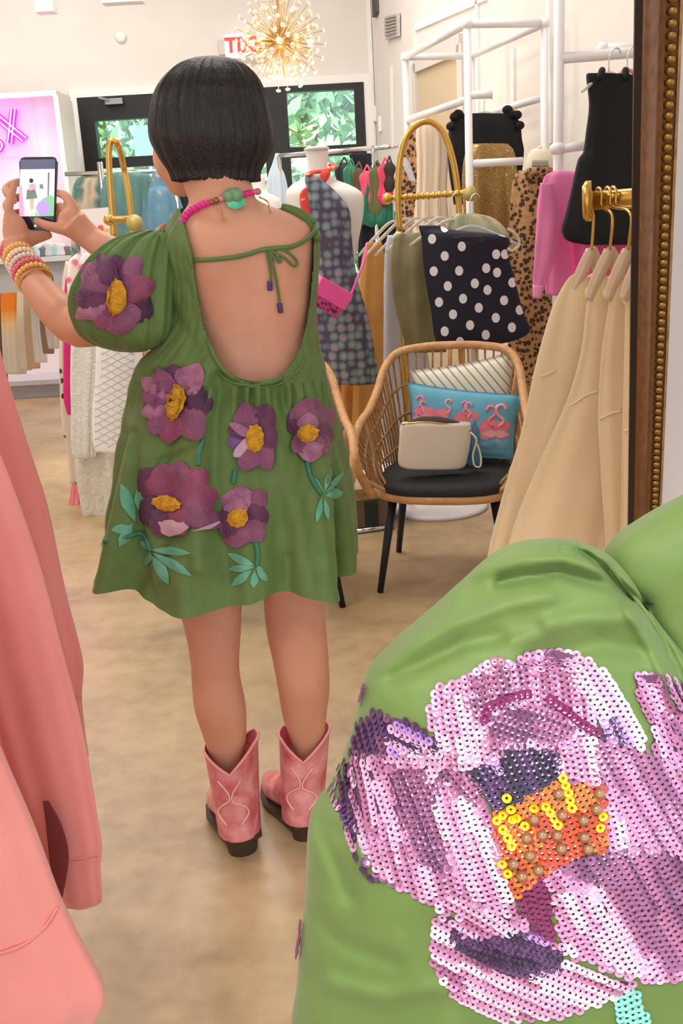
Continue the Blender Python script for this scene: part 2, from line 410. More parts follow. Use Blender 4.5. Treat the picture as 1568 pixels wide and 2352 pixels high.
# ------------------------------------------------------------------ outside: trees, hedge, pavement
struct('ground_outside', box((-1, 24, -.06), (40, 27, .1)), M('pale_paving', (206, 204, 196), .8, var=(190, 190, 180), scale=2))
LEAFM = [M('leaf_a', (120, 178, 106), .6, var=(160, 205, 140), scale=3), M('leaf_b', (150, 200, 150), .6, var=(110, 170, 120), scale=3), M('leaf_c', (170, 208, 150), .6, var=(130, 190, 140), scale=3)]
BARK = M('bark', (110, 92, 76), .9, bmp=.5, bscale=30)
def tree(x, y, h, r, k, label):
    e = empty('leafy_tree', (x, y, 0), label, 'tree', 'trees outside the storefront'); rnd = random.Random(int(x * 31 + y * 7))
    obj('trunk', tube([(x, y, 0), (x + .1, y, h * .3), (x - .05, y + .1, h * .62)], [.16, .12, .05], 8, smooth=8), BARK, e)
    for q in range(4):
        a = q * 1.7 + x; obj('branch', tube([(x, y, h * (.3 + .05 * q)), (x + r * .6 * math.cos(a), y + r * .6 * math.sin(a), h * (.5 + .06 * q))], [.06, .02], 6), BARK, e)
    V, Fc = [], []
    cl = [(Vector((x, y, h * .5)) + Vector((rnd.uniform(-1, 1) * r * .62, rnd.uniform(-1, 1) * r * .6, rnd.uniform(-1, 1) * h * .4)), rnd.uniform(.35, .5) * r) for _ in range(26)]
    for _ in range(5200):
        c, rr = rnd.choice(cl); dv = Vector((rnd.gauss(0, 1), rnd.gauss(0, 1), rnd.gauss(0, 1))).normalized(); p = c + dv * rr * (rnd.random() ** .3)
        u = Vector((rnd.gauss(0, 1), rnd.gauss(0, 1), rnd.gauss(0, 1))).normalized(); v = u.cross(dv).normalized() if abs(u.dot(dv)) < .98 else Vector((1, 0, 0)); s = rnd.uniform(.09, .17)
        n = len(V); V += [p - u * s, p + v * s * .45, p + u * s, p - v * s * .45]; Fc.append((n, n + 1, n + 2, n + 3))
    f = obj('foliage', (V, Fc), LEAFM[k % 3], e, False); f['kind'] = 'stuff'
TREES = [(-3.7, 14.6, 5.0, 1.2), (-2.1, 17.2, 5.8, 1.5), (-.6, 14.6, 5.2, 1.3), (1.2, 17, 5.6, 1.5), (2.4, 14.4, 5.0, 1.2), (-5.6, 17, 6, 1.6)]
TL = ['broad pale green tree outside the left edge of the storefront door', 'tall green tree outside behind the glass door', 'rounded green tree outside behind the person\'s head', 'light green tree outside filling the right window',
      'green tree outside hidden past right edge of the window', 'tall tree outside at far left beyond the wall']
for i, t in enumerate(TREES): tree(*t, i, TL[i])
p = at(340, 330, 13.2)
e = empty('street_sign', (p.x, p.y, 0), 'light blue board on a post outside the storefront door', 'sign')
obj('board', box(p, (.34, .04, .42)), M('sky_blue_board', (120, 190, 232), .5), e, False); obj('post', tube([(p.x, p.y + .05, 0), (p.x, p.y + .05, p.z + .2)], .03), M('grey_metal', (150, 150, 155), .35, .6), e)

# ------------------------------------------------------------------ mirror frame and the wall it stands against
WALNUT = M('walnut_wood', (112, 70, 38), .4, var=(86, 52, 28), scale=10, sc3=(18, 18, 2))
LIP = M('dark_lip', (30, 20, 16), .45)
OLDGOLD = M('antique_gold', (176, 130, 64), .35, .75, var=(120, 82, 36), scale=60)
mA, mB = at(1500, -60, .98), at(1469, 1240, 1.29)
mdir = (mB - mA).normalized(); mlow = mA + mdir * ((0.02 - mA.z) / mdir.z); mtop = mA - mdir * .42
mx = Vector((1, 0, 0)); mn = mx.cross(mdir).normalized()
if mn.y > 0: mn = -mn
FR = empty('mirror_frame', mlow, 'ornate walnut and gold beaded frame of the tall leaning mirror', 'mirror')
def stile(a, b, side):
    sx = mx * side; t = (b - a).normalized()
    def strip(o0, o1, d0, d1, mat, nm):
        V = []
        for p in (a, b):
            for (u, dd) in ((o0, 0), (o1, 0), (o1, d1), (o0, d0)): V.append(p + sx * u + mn * dd)
        return obj(nm, (V, [(3, 2, 1, 0), (4, 5, 6, 7), (0, 1, 5, 4), (1, 2, 6, 5), (2, 3, 7, 6), (3, 0, 4, 7)]), mat, FR, False)
    strip(-.017, -.012, .004, .012, LIP, 'inner_lip'); strip(-.012, .006, .012, .022, WALNUT, 'wood_moulding'); strip(.006, .019, .017, .017, WALNUT, 'bead_channel'); strip(.019, .023, .020, .016, OLDGOLD, 'outer_edge')
    obj('rounded_moulding', tube([a + sx * -.004 + mn * .014, b + sx * -.004 + mn * .014], .008, 10), WALNUT, FR)
    return sx
sx = stile(mtop, mlow, 1)
bead0 = None; L = (mlow - mtop).length; nb = int(L / .0105)
for i in range(nb):
    p = mtop + (mlow - mtop) * ((i + .5) / nb) + mx * .0125 + mn * .018
    if bead0 is None:
        bead0 = obj('bead', sphere((0, 0, 0), 1, 8, 5, (.0052, .0048, .0046)), OLDGOLD, FR, True, True); b_ = bead0
    else:
        b_ = bead0.copy(); COL.objects.link(b_)
    b_.location = p - FR.location
obj('top_rail', beam(mtop + Vector((-.9, 0, 0)), mtop + mx * .02, .02, .04), WALNUT, FR, False)
wz = 2.6
wl0, wl1 = at(1515, 0, 1.42), at(1478, 1200, 1.42); k = (wl1 - wl0) / (wl1.z - wl0.z)
pt, pb = wl0 + k * (wz - wl0.z), wl0 + k * (0 - wl0.z)
struct('wall_mirror', quadprism([pb, Vector((2.6, 1.42, 0)), Vector((2.6, 1.42, wz)), pt], (0, .06, 0)), M('pale_mauve_wall', (190, 177, 174), .85, var=(182, 168, 165), scale=2))

# ------------------------------------------------------------------ person seen from behind, holding up a phone
SKIN = M('skin', (220, 160, 133), .5, var=(208, 144, 116), scale=9, sss=.12, spec=.35)
GREEN = M('green_cotton', (98, 122, 62), .62, var=(91, 114, 56), scale=30, bmp=.04, bscale=500, sheen=.1)
HAIR = M('black_hair', (28, 23, 24), .42, var=(46, 37, 36), scale=22, sc3=(14, 14, 1.2), bmp=.5, bscale=30)
YW = 2.0
PER = empty('person', gnd(600, 1950), 'person in green flowered babydoll dress seen from behind, raising a phone', 'person')
TORSO = [(418, 440, 572), (450, 438, 580), (470, 432, 612), (490, 418, 668), (520, 398, 712), (560, 388, 722), (620, 398, 718), (700, 425, 712), (780, 445, 705), (860, 440, 715), (960, 410, 745), (1080, 390, 760), (1200, 385, 765), (1310, 392, 758)]
def tfn(p, t, v):
    if math.sin(t) < 0 and .15 < v < .75:      # spine furrow and shoulder blades on the back
        x, y = px(p); u = (x - (585 + (y - 560) * .02)) / 26
        k = max(0, 1 - abs(v - .42) / .3)
        p = p + Vector((0, 1, 0)) * (.011 * math.exp(-u * u) * k)
        for bx, by in ((490, 600), (668, 590)): p = p - Vector((0, 1, 0)) * (.012 * math.exp(-((x - bx) / 48) ** 2 - ((y - by) / 70) ** 2))
    return p
LEG1 = [(1290, 395, 560), (1380, 408, 556), (1450, 426, 553), (1520, 438, 549), (1560, 440, 552), (1620, 446, 564), (1680, 464, 566, 2.02), (1750, 488, 560, 2.045), (1830, 514, 560, 2.06), (1890, 528, 564, 2.06)]
LEG2 = [(1290, 600, 752), (1380, 605, 746), (1450, 612, 750), (1520, 627, 755), (1580, 638, 757), (1640, 648, 750, 2.05), (1700, 668, 744, 2.075), (1760, 684, 742, 2.095), (1830, 690, 736, 2.10), (1870, 692, 734, 2.10)]
parts = [loft(TORSO, YW, .60, .105, 64, 90, sup=2.3, fn=tfn), loft(LEG1, YW, .95, .2, 28, 50), loft(LEG2, YW + .03, .95, .2, 28, 50)]
def limb(spec, n=24, sm=24): return tube([at(x, y, Y) for x, y, r, Y in spec], [r * mpp(Y) for x, y, r, Y in spec], n, smooth=sm)
def fingr(spec): return join(limb(spec, 10, 14), sphere(at(*spec[-1][:2], spec[-1][3]), spec[-1][2] * mpp(spec[-1][3])), sphere(at(*spec[0][:2], spec[0][3]), spec[0][2] * mpp(spec[0][3])))
# head: skull, jaw, cheek, nose, ears, neck
parts += [sphere(at(478, 288, 2.03), .098, 24, 16, (.92, 1.05, 1.12)), sphere(at(428, 385, 2.10), .05, 16, 10, (1, 1.1, 1)), sphere(at(408, 362, 2.10), .05, 16, 10, (1, 1, 1.1)), sphere(at(416, 412, 2.11), .034, 14, 9), sphere(at(402, 345, 2.17), .016, 10, 7),
          limb([(512, 500, 78, 2.0), (508, 450, 72, 2.0), (490, 400, 70, 2.02), (480, 340, 72, 2.03)]), sphere(at(398, 330, 2.15), .022, 10, 7), sphere(at(415, 402, 2.165), .012, 10, 7, (1.6, .8, .5))]
# left arm (upper, elbow, forearm, wrist) and right arm behind it
parts += [limb([(420, 570, 70, 2.0), (330, 660, 58, 2.06), (235, 735, 50, 2.14), (178, 752, 45, 2.19), (140, 722, 44, 2.22), (95, 672, 37, 2.28), (58, 622, 29, 2.34), (42, 590, 30, 2.37), (35, 560, 34, 2.39)]),
          sphere(at(185, 745, 2.185), .044, 14, 9), limb([(650, 540, 60, 2.05), (560, 600, 52, 2.22), (420, 610, 45, 2.32), (300, 592, 38, 2.36), (245, 572, 32, 2.38), (205, 545, 27, 2.40), (185, 528, 30, 2.40), (168, 510, 32, 2.40)])]
# left hand: palm at the phone's left edge, thumb up the side, fingers behind the phone
PY = 2.43
parts += [sphere(at(36, 535, 2.40), .036, 14, 9, (.85, .6, 1.25)), fingr([(22, 560, 12, 2.39), (18, 510, 10.5, 2.395), (24, 460, 9.5, 2.40), (34, 418, 8, 2.405)]), limb([(45, 552, 26, 2.40), (80, 545, 16, 2.42), (118, 538, 9, 2.44)], 12, 10)]
for k, yy in enumerate((415, 450, 485, 518)): parts.append(fingr([(30, yy + 45, 10, 2.42), (14 + k, yy + 20, 10, 2.45), (38 + k, yy + 4, 9.5, 2.475), (80 - 5 * abs(k - 1), yy, 8.5, 2.475)]))
# right hand: palm, thumb across the phone's lower edge, index up the side, others curled
parts += [sphere(at(165, 512, 2.41), .034, 14, 9, (1.0, .6, 1.05)), fingr([(172, 535, 13, 2.395), (140, 526, 12.5, 2.39), (108, 518, 11, 2.395), (84, 508, 9, 2.405)]), fingr([(172, 490, 13, 2.41), (162, 465, 12, 2.42), (148, 448, 10.5, 2.43), (134, 444, 8.5, 2.44)])]
for k, (yy, dx) in enumerate(((474, 0), (492, 3), (508, 8))): parts.append(fingr([(165 + dx, yy + 18, 11, 2.42), (148 + dx, yy + 4, 10.5, 2.435), (134 + dx, yy, 9.5, 2.45), (118 + dx, yy + 3, 8, 2.46)]))
BODY = remeshed('body', join(*parts), SKIN, PER, .0042, 5)
# eyes and lips on the turned-away face
for (x, y, Y) in ((388, 322, 2.168), (402, 322, 2.195)):
    obj('eye', sphere(at(x, y, Y), .011, 10, 7), M('eye_white', (240, 236, 232), .2), PER)
obj('lips', sphere(at(413, 403, 2.172), .012, 10, 7, (1.5, .9, .6)), M('lips', (190, 92, 92), .4), PER)
# hair: chin-length bob
HR = [(131, 462, 512), (136, 440, 535), (150, 408, 562), (180, 376, 590), (220, 355, 608), (260, 346, 618), (300, 345, 625), (325, 350, 626), (350, 362, 620), (372, 374, 608), (392, 388, 598), (405, 394, 596), (414, 398, 596), (417, 420, 580)]
def hfn(p, t, v):
    q = noise.noise(Vector((math.cos(t) * 9, math.sin(t) * 9, v * 1.5))) * .005 + noise.noise(Vector((math.cos(t) * 26, math.sin(t) * 26, v * 2))) * .003
    d = Vector((math.cos(t), math.sin(t), 0)); return p + d * q * min(1, v * 6) + Vector((0, 0, noise.noise(Vector((t * 20, 3, 1))) * .005 * max(0, v - .8) * 5))
HAIRO = obj('hair', loft([(a, b, c, 2.0 + .02 * (i > 3)) for i, (a, b, c) in enumerate(HR)], 2.0, .92, .13, 180, 90, sup=2.1, fn=hfn), HAIR, PER)
bvb = bvh_of(BODY)

# dress: bodice and skirt in one cut, back scooped out
DR = [(478, 408, 690), (520, 384, 722), (560, 370, 733), (620, 378, 731), (700, 392, 726), (760, 380, 727), (800, 350, 734), (830, 322, 743), (880, 300, 754), (950, 286, 766), (1020, 273, 780), (1100, 260, 795), (1180, 247, 803), (1250, 234, 808), (1298, 222, 810)]
OPEN = [(398, 430), (425, 525), (438, 585), (447, 640), (455, 690), (466, 745), (482, 795), (505, 838), (540, 868), (575, 880), (605, 881), (640, 868), (668, 840), (690, 798), (704, 745), (713, 680), (719, 610), (721, 550), (717, 510), (700, 482), (670, 462), (640, 430)]
def segd(x, y, L_):
    d = 1e9
    for a, b in zip(L_[:-1], L_[1:]):
        ex, ey = b[0] - a[0], b[1] - a[1]; t = max(0, min(1, ((x - a[0]) * ex + (y - a[1]) * ey) / (ex * ex + ey * ey))); d = min(d, math.hypot(x - a[0] - t * ex, y - a[1] - t * ey))
    return d
DCR = [([(500, 870), (492, 960), (488, 1080), (505, 1200), (520, 1330)], 15, -.014), ([(470, 870), (465, 1000), (455, 1150), (462, 1300)], 20, .012), ([(640, 900), (690, 1010), (742, 1120), (770, 1250), (778, 1350)], 15, -.012), ([(600, 900), (640, 1050), (680, 1200), (705, 1340)], 24, .010), ([(300, 1000), (310, 1150), (335, 1290), (350, 1380)], 16, -.012),
       ([(345, 1050), (345, 1200), (370, 1330)], 20, .010), ([(570, 910), (560, 1080), (575, 1220), (595, 1390)], 14, -.007), ([(725, 960), (770, 1080), (795, 1200)], 14, .007), ([(430, 1290), (436, 1390)], 14, -.008), ([(660, 1280), (670, 1390)], 12, -.008), ([(340, 860), (400, 850), (460, 856)], 10, -.006), ([(380, 700), (420, 760), (455, 820)], 16, -.006), ([(370, 1060), (430, 1040), (470, 1010)], 10, -.007)]
nD, rD = 260, 230
RL = catmull([[*at(r[1], r[0], YW), *at(r[2], r[0], YW)] for r in DR], rD)
zt, zb_ = RL[0][2], RL[-1][2]
V = []
for i in range(rD):
    pl, pr = Vector(RL[i][:3]), Vector(RL[i][3:]); c = (pl + pr) / 2; h = (pr - pl) / 2; a = h.length; ax = h.normalized()
    s = (zt - c.z) / (zt - zb_); sk = max(0, (s - .46) / .54)
    b = min(a * .60, .105) + .009 + .12 * sk
    for j in range(nD):
        t = 2 * math.pi * j / nD; ct, st = math.cos(t), math.sin(t); ct2 = math.copysign(abs(ct) ** .87, ct); st2 = math.copysign(abs(st) ** .87, st)
        fold = (.042 * sk * math.sin(7 * t + .6) + .03 * sk * math.sin(11 * t + 2.1 + sk) + .018 * sk * math.sin(17 * t + 1 - sk * 2))
        g_ = (max(0, 1 - abs(sk - .05) / .12) if sk > 0 else 0) * max(0, -st) ** 1.5
        fold += .02 * g_ * math.sin(47 * t + 3 * math.sin(5 * t)) + .012 * g_ * math.sin(71 * t)
        fold += .02 * sk * noise.noise(Vector((t * 3, sk * 4, 2.2))) + .007 * noise.noise(Vector((t * 11 + s * 6, s * 16, 5.1)))
        d = (ax * ct2 * a * .35 + Vector((0, 1, 0)) * st2 * b); p = c + ax * (a * ct2) + Vector((0, 1, 0)) * (b * st2) + d.normalized() * (fold * .55)
        p.z += .012 * sk * math.sin(5 * t + 1)
        if st < .1:
            x, y = px(p); q_ = 0
            for L_, wd, am in DCR:
                if y > L_[0][1] - 60:
                    dd = segd(x, y, L_)
                    if dd < wd * 3: q_ += am * math.exp(-(dd / wd) ** 2)
            p = p - d.normalized() * q_ * -1
        V.append(p)
Fd = []
for i in range(rD - 1):
    for j in range(nD):
        q = (i * nD + j, i * nD + (j + 1) % nD, (i + 1) * nD + (j + 1) % nD, (i + 1) * nD + j)
        cc = (V[q[0]] + V[q[2]]) / 2
        if math.sin(2 * math.pi * (j + .5) / nD) < .25:
            x, y = px(cc)
            if inpoly(x, y, OPEN) or (y < 520 and 425 < x < 690): continue
        Fd.append(q)
DRESS = obj('dress', (V, Fd), GREEN, PER)
bvd = bvh_of(DRESS); bvbd = bvh_of(DRESS, BODY)
# rolled edge of the scooped back, and the shoulder strap
edge = []
for x, y in OPEN[1:19]:
    h, n = project(bvbd, x, y, 2.0); edge.append(h + n * .004)
obj('neckline_edge', tube(edge, .0045, 8, smooth=90), GREEN, PER)
st = [(650, 460), (672, 464), (700, 480), (718, 508), (724, 550)]
pp = []
for x, y in st: h, n = project(bvbd, x, y, 2.0); pp.append(h + n * .006)
obj('shoulder_strap', tube(pp, [.006, .009, .011, .011, .008], 10, smooth=30, flat=1.0), GREEN, PER)
# gathered seam under the scoop
seam = []
for x, y in ((500, 852), (530, 876), (570, 889), (605, 891), (645, 878), (680, 852), (700, 820)): h, n = project(bvd, x, y, 2.0); seam.append(h + n * .003)
obj('gathered_seam', tube(seam, .0022, 8, smooth=80), GREEN, PER)
# puff sleeve
def sfn(p, t, v):
    return p + Vector((0, -1, 0)) * (.014 * noise.noise(Vector((p.x * 14, p.z * 14, 1.3))))
SL = [(528, 322, 400), (545, 268, 402), (565, 235, 408), (590, 208, 410), (625, 184, 412), (660, 168, 412), (700, 163, 410), (735, 172, 408), (765, 188, 400), (790, 222, 378), (805, 262, 335)]
SLEEVE = obj('puff_sleeve', loft(SL, 1.99, .85, .10, 96, 70, folds=[(9, .06, .015, .3, 1.2), (17, .05, .01, 1, 1), (29, .03, .015, 2, 0)], fn=sfn, sup=2.4), GREEN, PER)
obj('armhole_gather', loft([(532, 345, 432), (560, 340, 436), (600, 352, 440), (650, 375, 448), (720, 385, 440), (790, 372, 425), (820, 345, 400)], 1.98, .8, .085, 72, 40, folds=[(13, .02, .01, .3, 1.2), (21, .02, .01, 1, 1)]), GREEN, PER)
bvs = bvh_of(SLEEVE, DRESS)
# tie cord across the back with bow and beaded tips
def cordpx(pts, r, name, mat, sm=40, lift=.006, par=PER):
    out = []
    for x, y in pts: h, n = project(bvbd, x, y, 2.0); out.append(h + n * lift)
    return obj(name, tube(out, r, 8, smooth=sm), mat, par)
CORD = cordpx([(446, 597), (480, 596), (530, 591), (570, 583), (605, 573), (640, 570), (670, 566), (700, 550), (722, 528)], .0042, 'tie_cord', GREEN)
for q in ([(612, 575), (617, 600), (622, 630), (620, 648)], [(618, 575), (630, 620), (638, 670), (641, 698)], [(618, 574), (640, 572), (664, 583), (680, 605), (672, 610), (650, 590), (622, 577)], [(618, 574), (632, 580), (645, 600), (638, 600), (622, 580)]):
    cordpx(q, .0024, 'bow_loop' if len(q) > 4 else 'cord_tail', GREEN, 30, par=CORD)
for q in ([(620, 645), (620, 665)], [(640, 695), (643, 716)]): cordpx(q, .005, 'cord_tip', M('violet_tip', (84, 60, 120), .4), 6, par=CORD)
# appliqued flowers
PET = [M('petal_mauve', (150, 88, 118), .4, var=(128, 68, 104), scale=40, bmp=.5, bscale=300), M('petal_plum', (116, 62, 92), .45, var=(92, 46, 84), scale=40, bmp=.5, bscale=300), M('petal_pink', (186, 124, 152), .35, var=(150, 88, 124), scale=40, bmp=.5, bscale=300),
       M('petal_dark', (88, 48, 78), .45, var=(72, 38, 70), scale=40, bmp=.5, bscale=300), M('petal_pale', (204, 160, 178), .35, var=(186, 140, 164), scale=40), M('petal_rose', (156, 76, 104), .4, var=(134, 62, 96), scale=30, bmp=.4, bscale=300), M('petal_violet', (120, 76, 134), .4, var=(104, 62, 120), scale=30)]
STAM = M('stamen_yellow', (238, 182, 36), .45, var=(206, 132, 30), scale=90, bmp=.8, bscale=250)
TEAL = M('leaf_teal', (112, 176, 146), .5, var=(88, 154, 124), scale=40)
TEALD = M('leaf_dark_teal', (58, 122, 96), .5)
FLOWERS = [((403, 925), (21, 39, 8), bvd, [(-95, 84, 54, 1), (0, 82, 72, 3), (-58, 100, 62, 2), (55, 96, 66, 0), (100, 92, 58, 5), (128, 88, 48, 0), (160, 78, 42, 2), (-170, 76, 40, 0), (-145, 88, 40, 2), (-118, 86, 44, 0)]),
           ((587, 1007), (20, 31, 5), bvd, [(-70, 80, 60, 1), (-112, 84, 58, 0), (170, 62, 42, 6), (-160, 64, 40, 1), (-15, 48, 70, 1), (25, 50, 60, 1), (65, 76, 44, 0), (110, 76, 52, 0), (140, 62, 30, 4), (-150, 66, 20, 2)]),
           ((708, 995), (22, 19, 0), bvd, [(-45, 74, 54, 0), (-130, 62, 52, 1), (-90, 78, 72, 0), (10, 55, 56, 1), (45, 60, 44, 0), (85, 64, 62, 2), (130, 54, 42, 0), (-90, 44, 40, 2)]),
           ((385, 1157), (34, 17, 10), bvd, [(-128, 96, 64, 1), (-40, 112, 66, 5), (-70, 98, 70, 0), (-100, 90, 66, 5), (-12, 112, 60, 5), (150, 70, 70, 3), (20, 128, 58, 0), (60, 78, 66, 5), (105, 74, 60, 1)]),
           ((548, 1190), (22, 20, -30), bvd, [(-45, 84, 54, 0), (-85, 70, 72, 2), (-5, 66, 62, 1), (40, 72, 56, 0), (95, 66, 64, 0), (180, 44, 56, 1), (135, 56, 46, 1), (-100, 48, 44, 2)]),
           ((266, 682), (24, 40, 4), bvs, [(25, 90, 74, 3), (-60, 104, 52, 0), (-90, 92, 58, 1), (-20, 92, 56, 5), (80, 84, 84, 0), (120, 78, 60, 5), (152, 96, 44, 2), (180, 92, 58, 1), (-135, 100, 60, 0), (-110, 96, 50, 1)])]
for (cx, cy), (ra, rb, an), bv, pets in FLOWERS:
    par = SLEEVE if bv is bvs else DRESS
    for k, (a, l, wd, ci) in enumerate(pets):
        decal('petal', petal(cx, cy, a, l * 1.06, wd * 1.32), bv, PET[ci], par, .0025 + .0012 * k, .004, 9)
    a = math.radians(an); el = []
    for i in range(20):
        t = 2 * math.pi * i / 20; r = 1 + .12 * (i % 2); x, y = ra * r * math.cos(t), rb * r * math.sin(t); el.append((cx + x * math.cos(a) - y * math.sin(a), cy + x * math.sin(a) + y * math.cos(a)))
    decal('flower_center', el, bv, STAM, par, .017, .008, 7)
decal('petal', [(362, 1200), (378, 1196), (400, 1194), (425, 1199), (437, 1212), (420, 1226), (395, 1233), (375, 1226)], bvd, PET[4], DRESS, .0155, .004, 9)
decal('petal', [(440, 1222), (470, 1208), (500, 1196), (502, 1200), (480, 1214)], bvd, PET[4], DRESS, .0155, .002, 7)
LEAVES = [(310, 1200, -110, 95, 34), (325, 1185, -95, 70, 30), (300, 1210, 170, 45, 26), (305, 1200, 120, 65, 30), (345, 1262, 5, 95, 22), (350, 1270, 30, 105, 26), (350, 1275, 60, 78, 30), (348, 1262, 110, 40, 20), (345, 1262, -140, 30, 18), (585, 1302, 175, 62, 20), (585, 1300, 205, 70, 22), (578, 1308, 140, 60, 24), (585, 1310, 95, 42, 22), (588, 1305, 50, 40, 20), (590, 1296, 65, 30, 16), (745, 1130, -75, 60, 14), (748, 1132, -50, 62, 16), (748, 1138, -10, 40, 30), (738, 1140, 100, 62, 16), (745, 1145, 80, 50, 16), (744, 1136, -120, 45, 12)]
for (x, y, a, l, wd) in LEAVES: decal('leaf', petal(x, y, a, l, wd, 1, 12, 0), bvd, TEAL, DRESS, .003, .003, 8)
def stem(pts, r=.005):
    out = []
    for x, y in pts: h, n = project(bvd, x, y, 2.0); out.append(h + n * .003)
    obj('stem', tube(out, r, 6, smooth=14), TEALD, DRESS)
stem([(465, 1010), (458, 1040), (455, 1070)]); stem([(540, 1080), (535, 1110)]); stem([(705, 1060), (712, 1095), (735, 1135)]); stem([(588, 1245), (592, 1270), (590, 1300)]); stem([(240, 1245), (290, 1232), (325, 1225), (350, 1265)])
# necklace: pink beads, pale pendant, thin chain tails
NK = [(424, 512, 10), (430, 502, 10), (437, 494, 10), (445, 487, 10), (454, 480, 10), (463, 474, 10), (472, 470, 10), (481, 467, 9), (489, 465, 8), (498, 461, 9), (508, 457, 9), (552, 449, 8), (560, 447, 9), (568, 445, 9), (576, 443, 8), (585, 441, 9), (595, 440, 9)]
out = []
for x, y, r in NK: h, n = project(bvb, x, y, 2.0); out.append((h + n * .007, r * mpp(2.0) * .9))
NECK = obj('necklace', tube([p for p, r in out], .0015, 6, smooth=60), GOLD, PER)
PINKB = M('hot_pink_bead', (226, 42, 140), .35); ROSEB = M('rose_bead', (222, 130, 130), .3); BRWN = M('bronze_bead', (150, 104, 66), .3, .5)
for i, (p, r) in enumerate(out): obj('bead', sphere(p, r, 10, 7, (1, 1, .85)), PINKB if i < 8 or i in (11, 12, 13) else (BRWN if i in (8, 9) else ROSEB), NECK)
JADE = M('jade_stone', (118, 160, 122), .3); 
for x, y, r in ((522, 452, 13), (538, 450, 15), (530, 446, 11)): h, n = project(bvb, x, y, 2.0); obj('jade_bead', sphere(h + n * .010, r * mpp(2.0), 10, 7), JADE, NECK)
decal('pendant', [(518, 462), (530, 456), (550, 455), (561, 460), (562, 470), (552, 479), (538, 482), (524, 476)], bvb, M('mint_shell', (84, 204, 156), .2, coat=.5), NECK, .010, .004, 8)
cordpx([(500, 470), (508, 490), (512, 508), (520, 512)], .0014, 'chain_tail', GOLD, 16, par=NECK); cordpx([(600, 446), (612, 470), (620, 492)], .0014, 'chain_tail', GOLD, 16, par=NECK)
# bracelets stacked on the left wrist
BRC = [((36, 580), (28, 588), 2.37, (244, 190, 96)), ((44, 594), (26, 600), 2.355, (252, 176, 84)), ((50, 606), (30, 614), 2.345, (244, 214, 214)), ((57, 615), (34, 626), 2.335, (226, 86, 116)), ((64, 626), (40, 640), 2.325, (246, 190, 120)), ((72, 640), (46, 652), 2.315, (250, 220, 150))]
fa, fb = at(118, 700, 2.25), at(38, 570, 2.385); fdir = (fb - fa).normalized(); fu = fdir.cross(Vector((0, 1, 0))).normalized(); fv = fdir.cross(fu)
for i in range(7):
    c = at(84 - i * 8.6, 650 - i * 12.5, 2.305 + i * .0135) ; r = .0375 - .0012 * i
    colr = [(196, 140, 60), (250, 214, 140), (244, 190, 110), (226, 86, 120), (244, 196, 206), (250, 180, 88), (240, 190, 110)][i]
    band = obj('bracelet', tube([c + fu * (r * math.cos(k / 24 * 2 * math.pi)) + fv * (r * math.sin(k / 24 * 2 * math.pi)) for k in range(24)], .0022 if i == 0 else .0035, 6, closed=True), M('bracelet_%d' % i, colr, .4, var=tuple(min(255, q + 20) for q in colr), scale=90), PER)
    if i:
        for k in range(22):
            a = k / 22 * 2 * math.pi; obj('bead', sphere(c + fu * (r * math.cos(a)) + fv * (r * math.sin(a)), .0062, 8, 5), M('bracelet_bead_%d' % (i % 4), [(252, 236, 190), (250, 196, 110), (238, 120, 140), (246, 226, 226)][i % 4], .3), band)
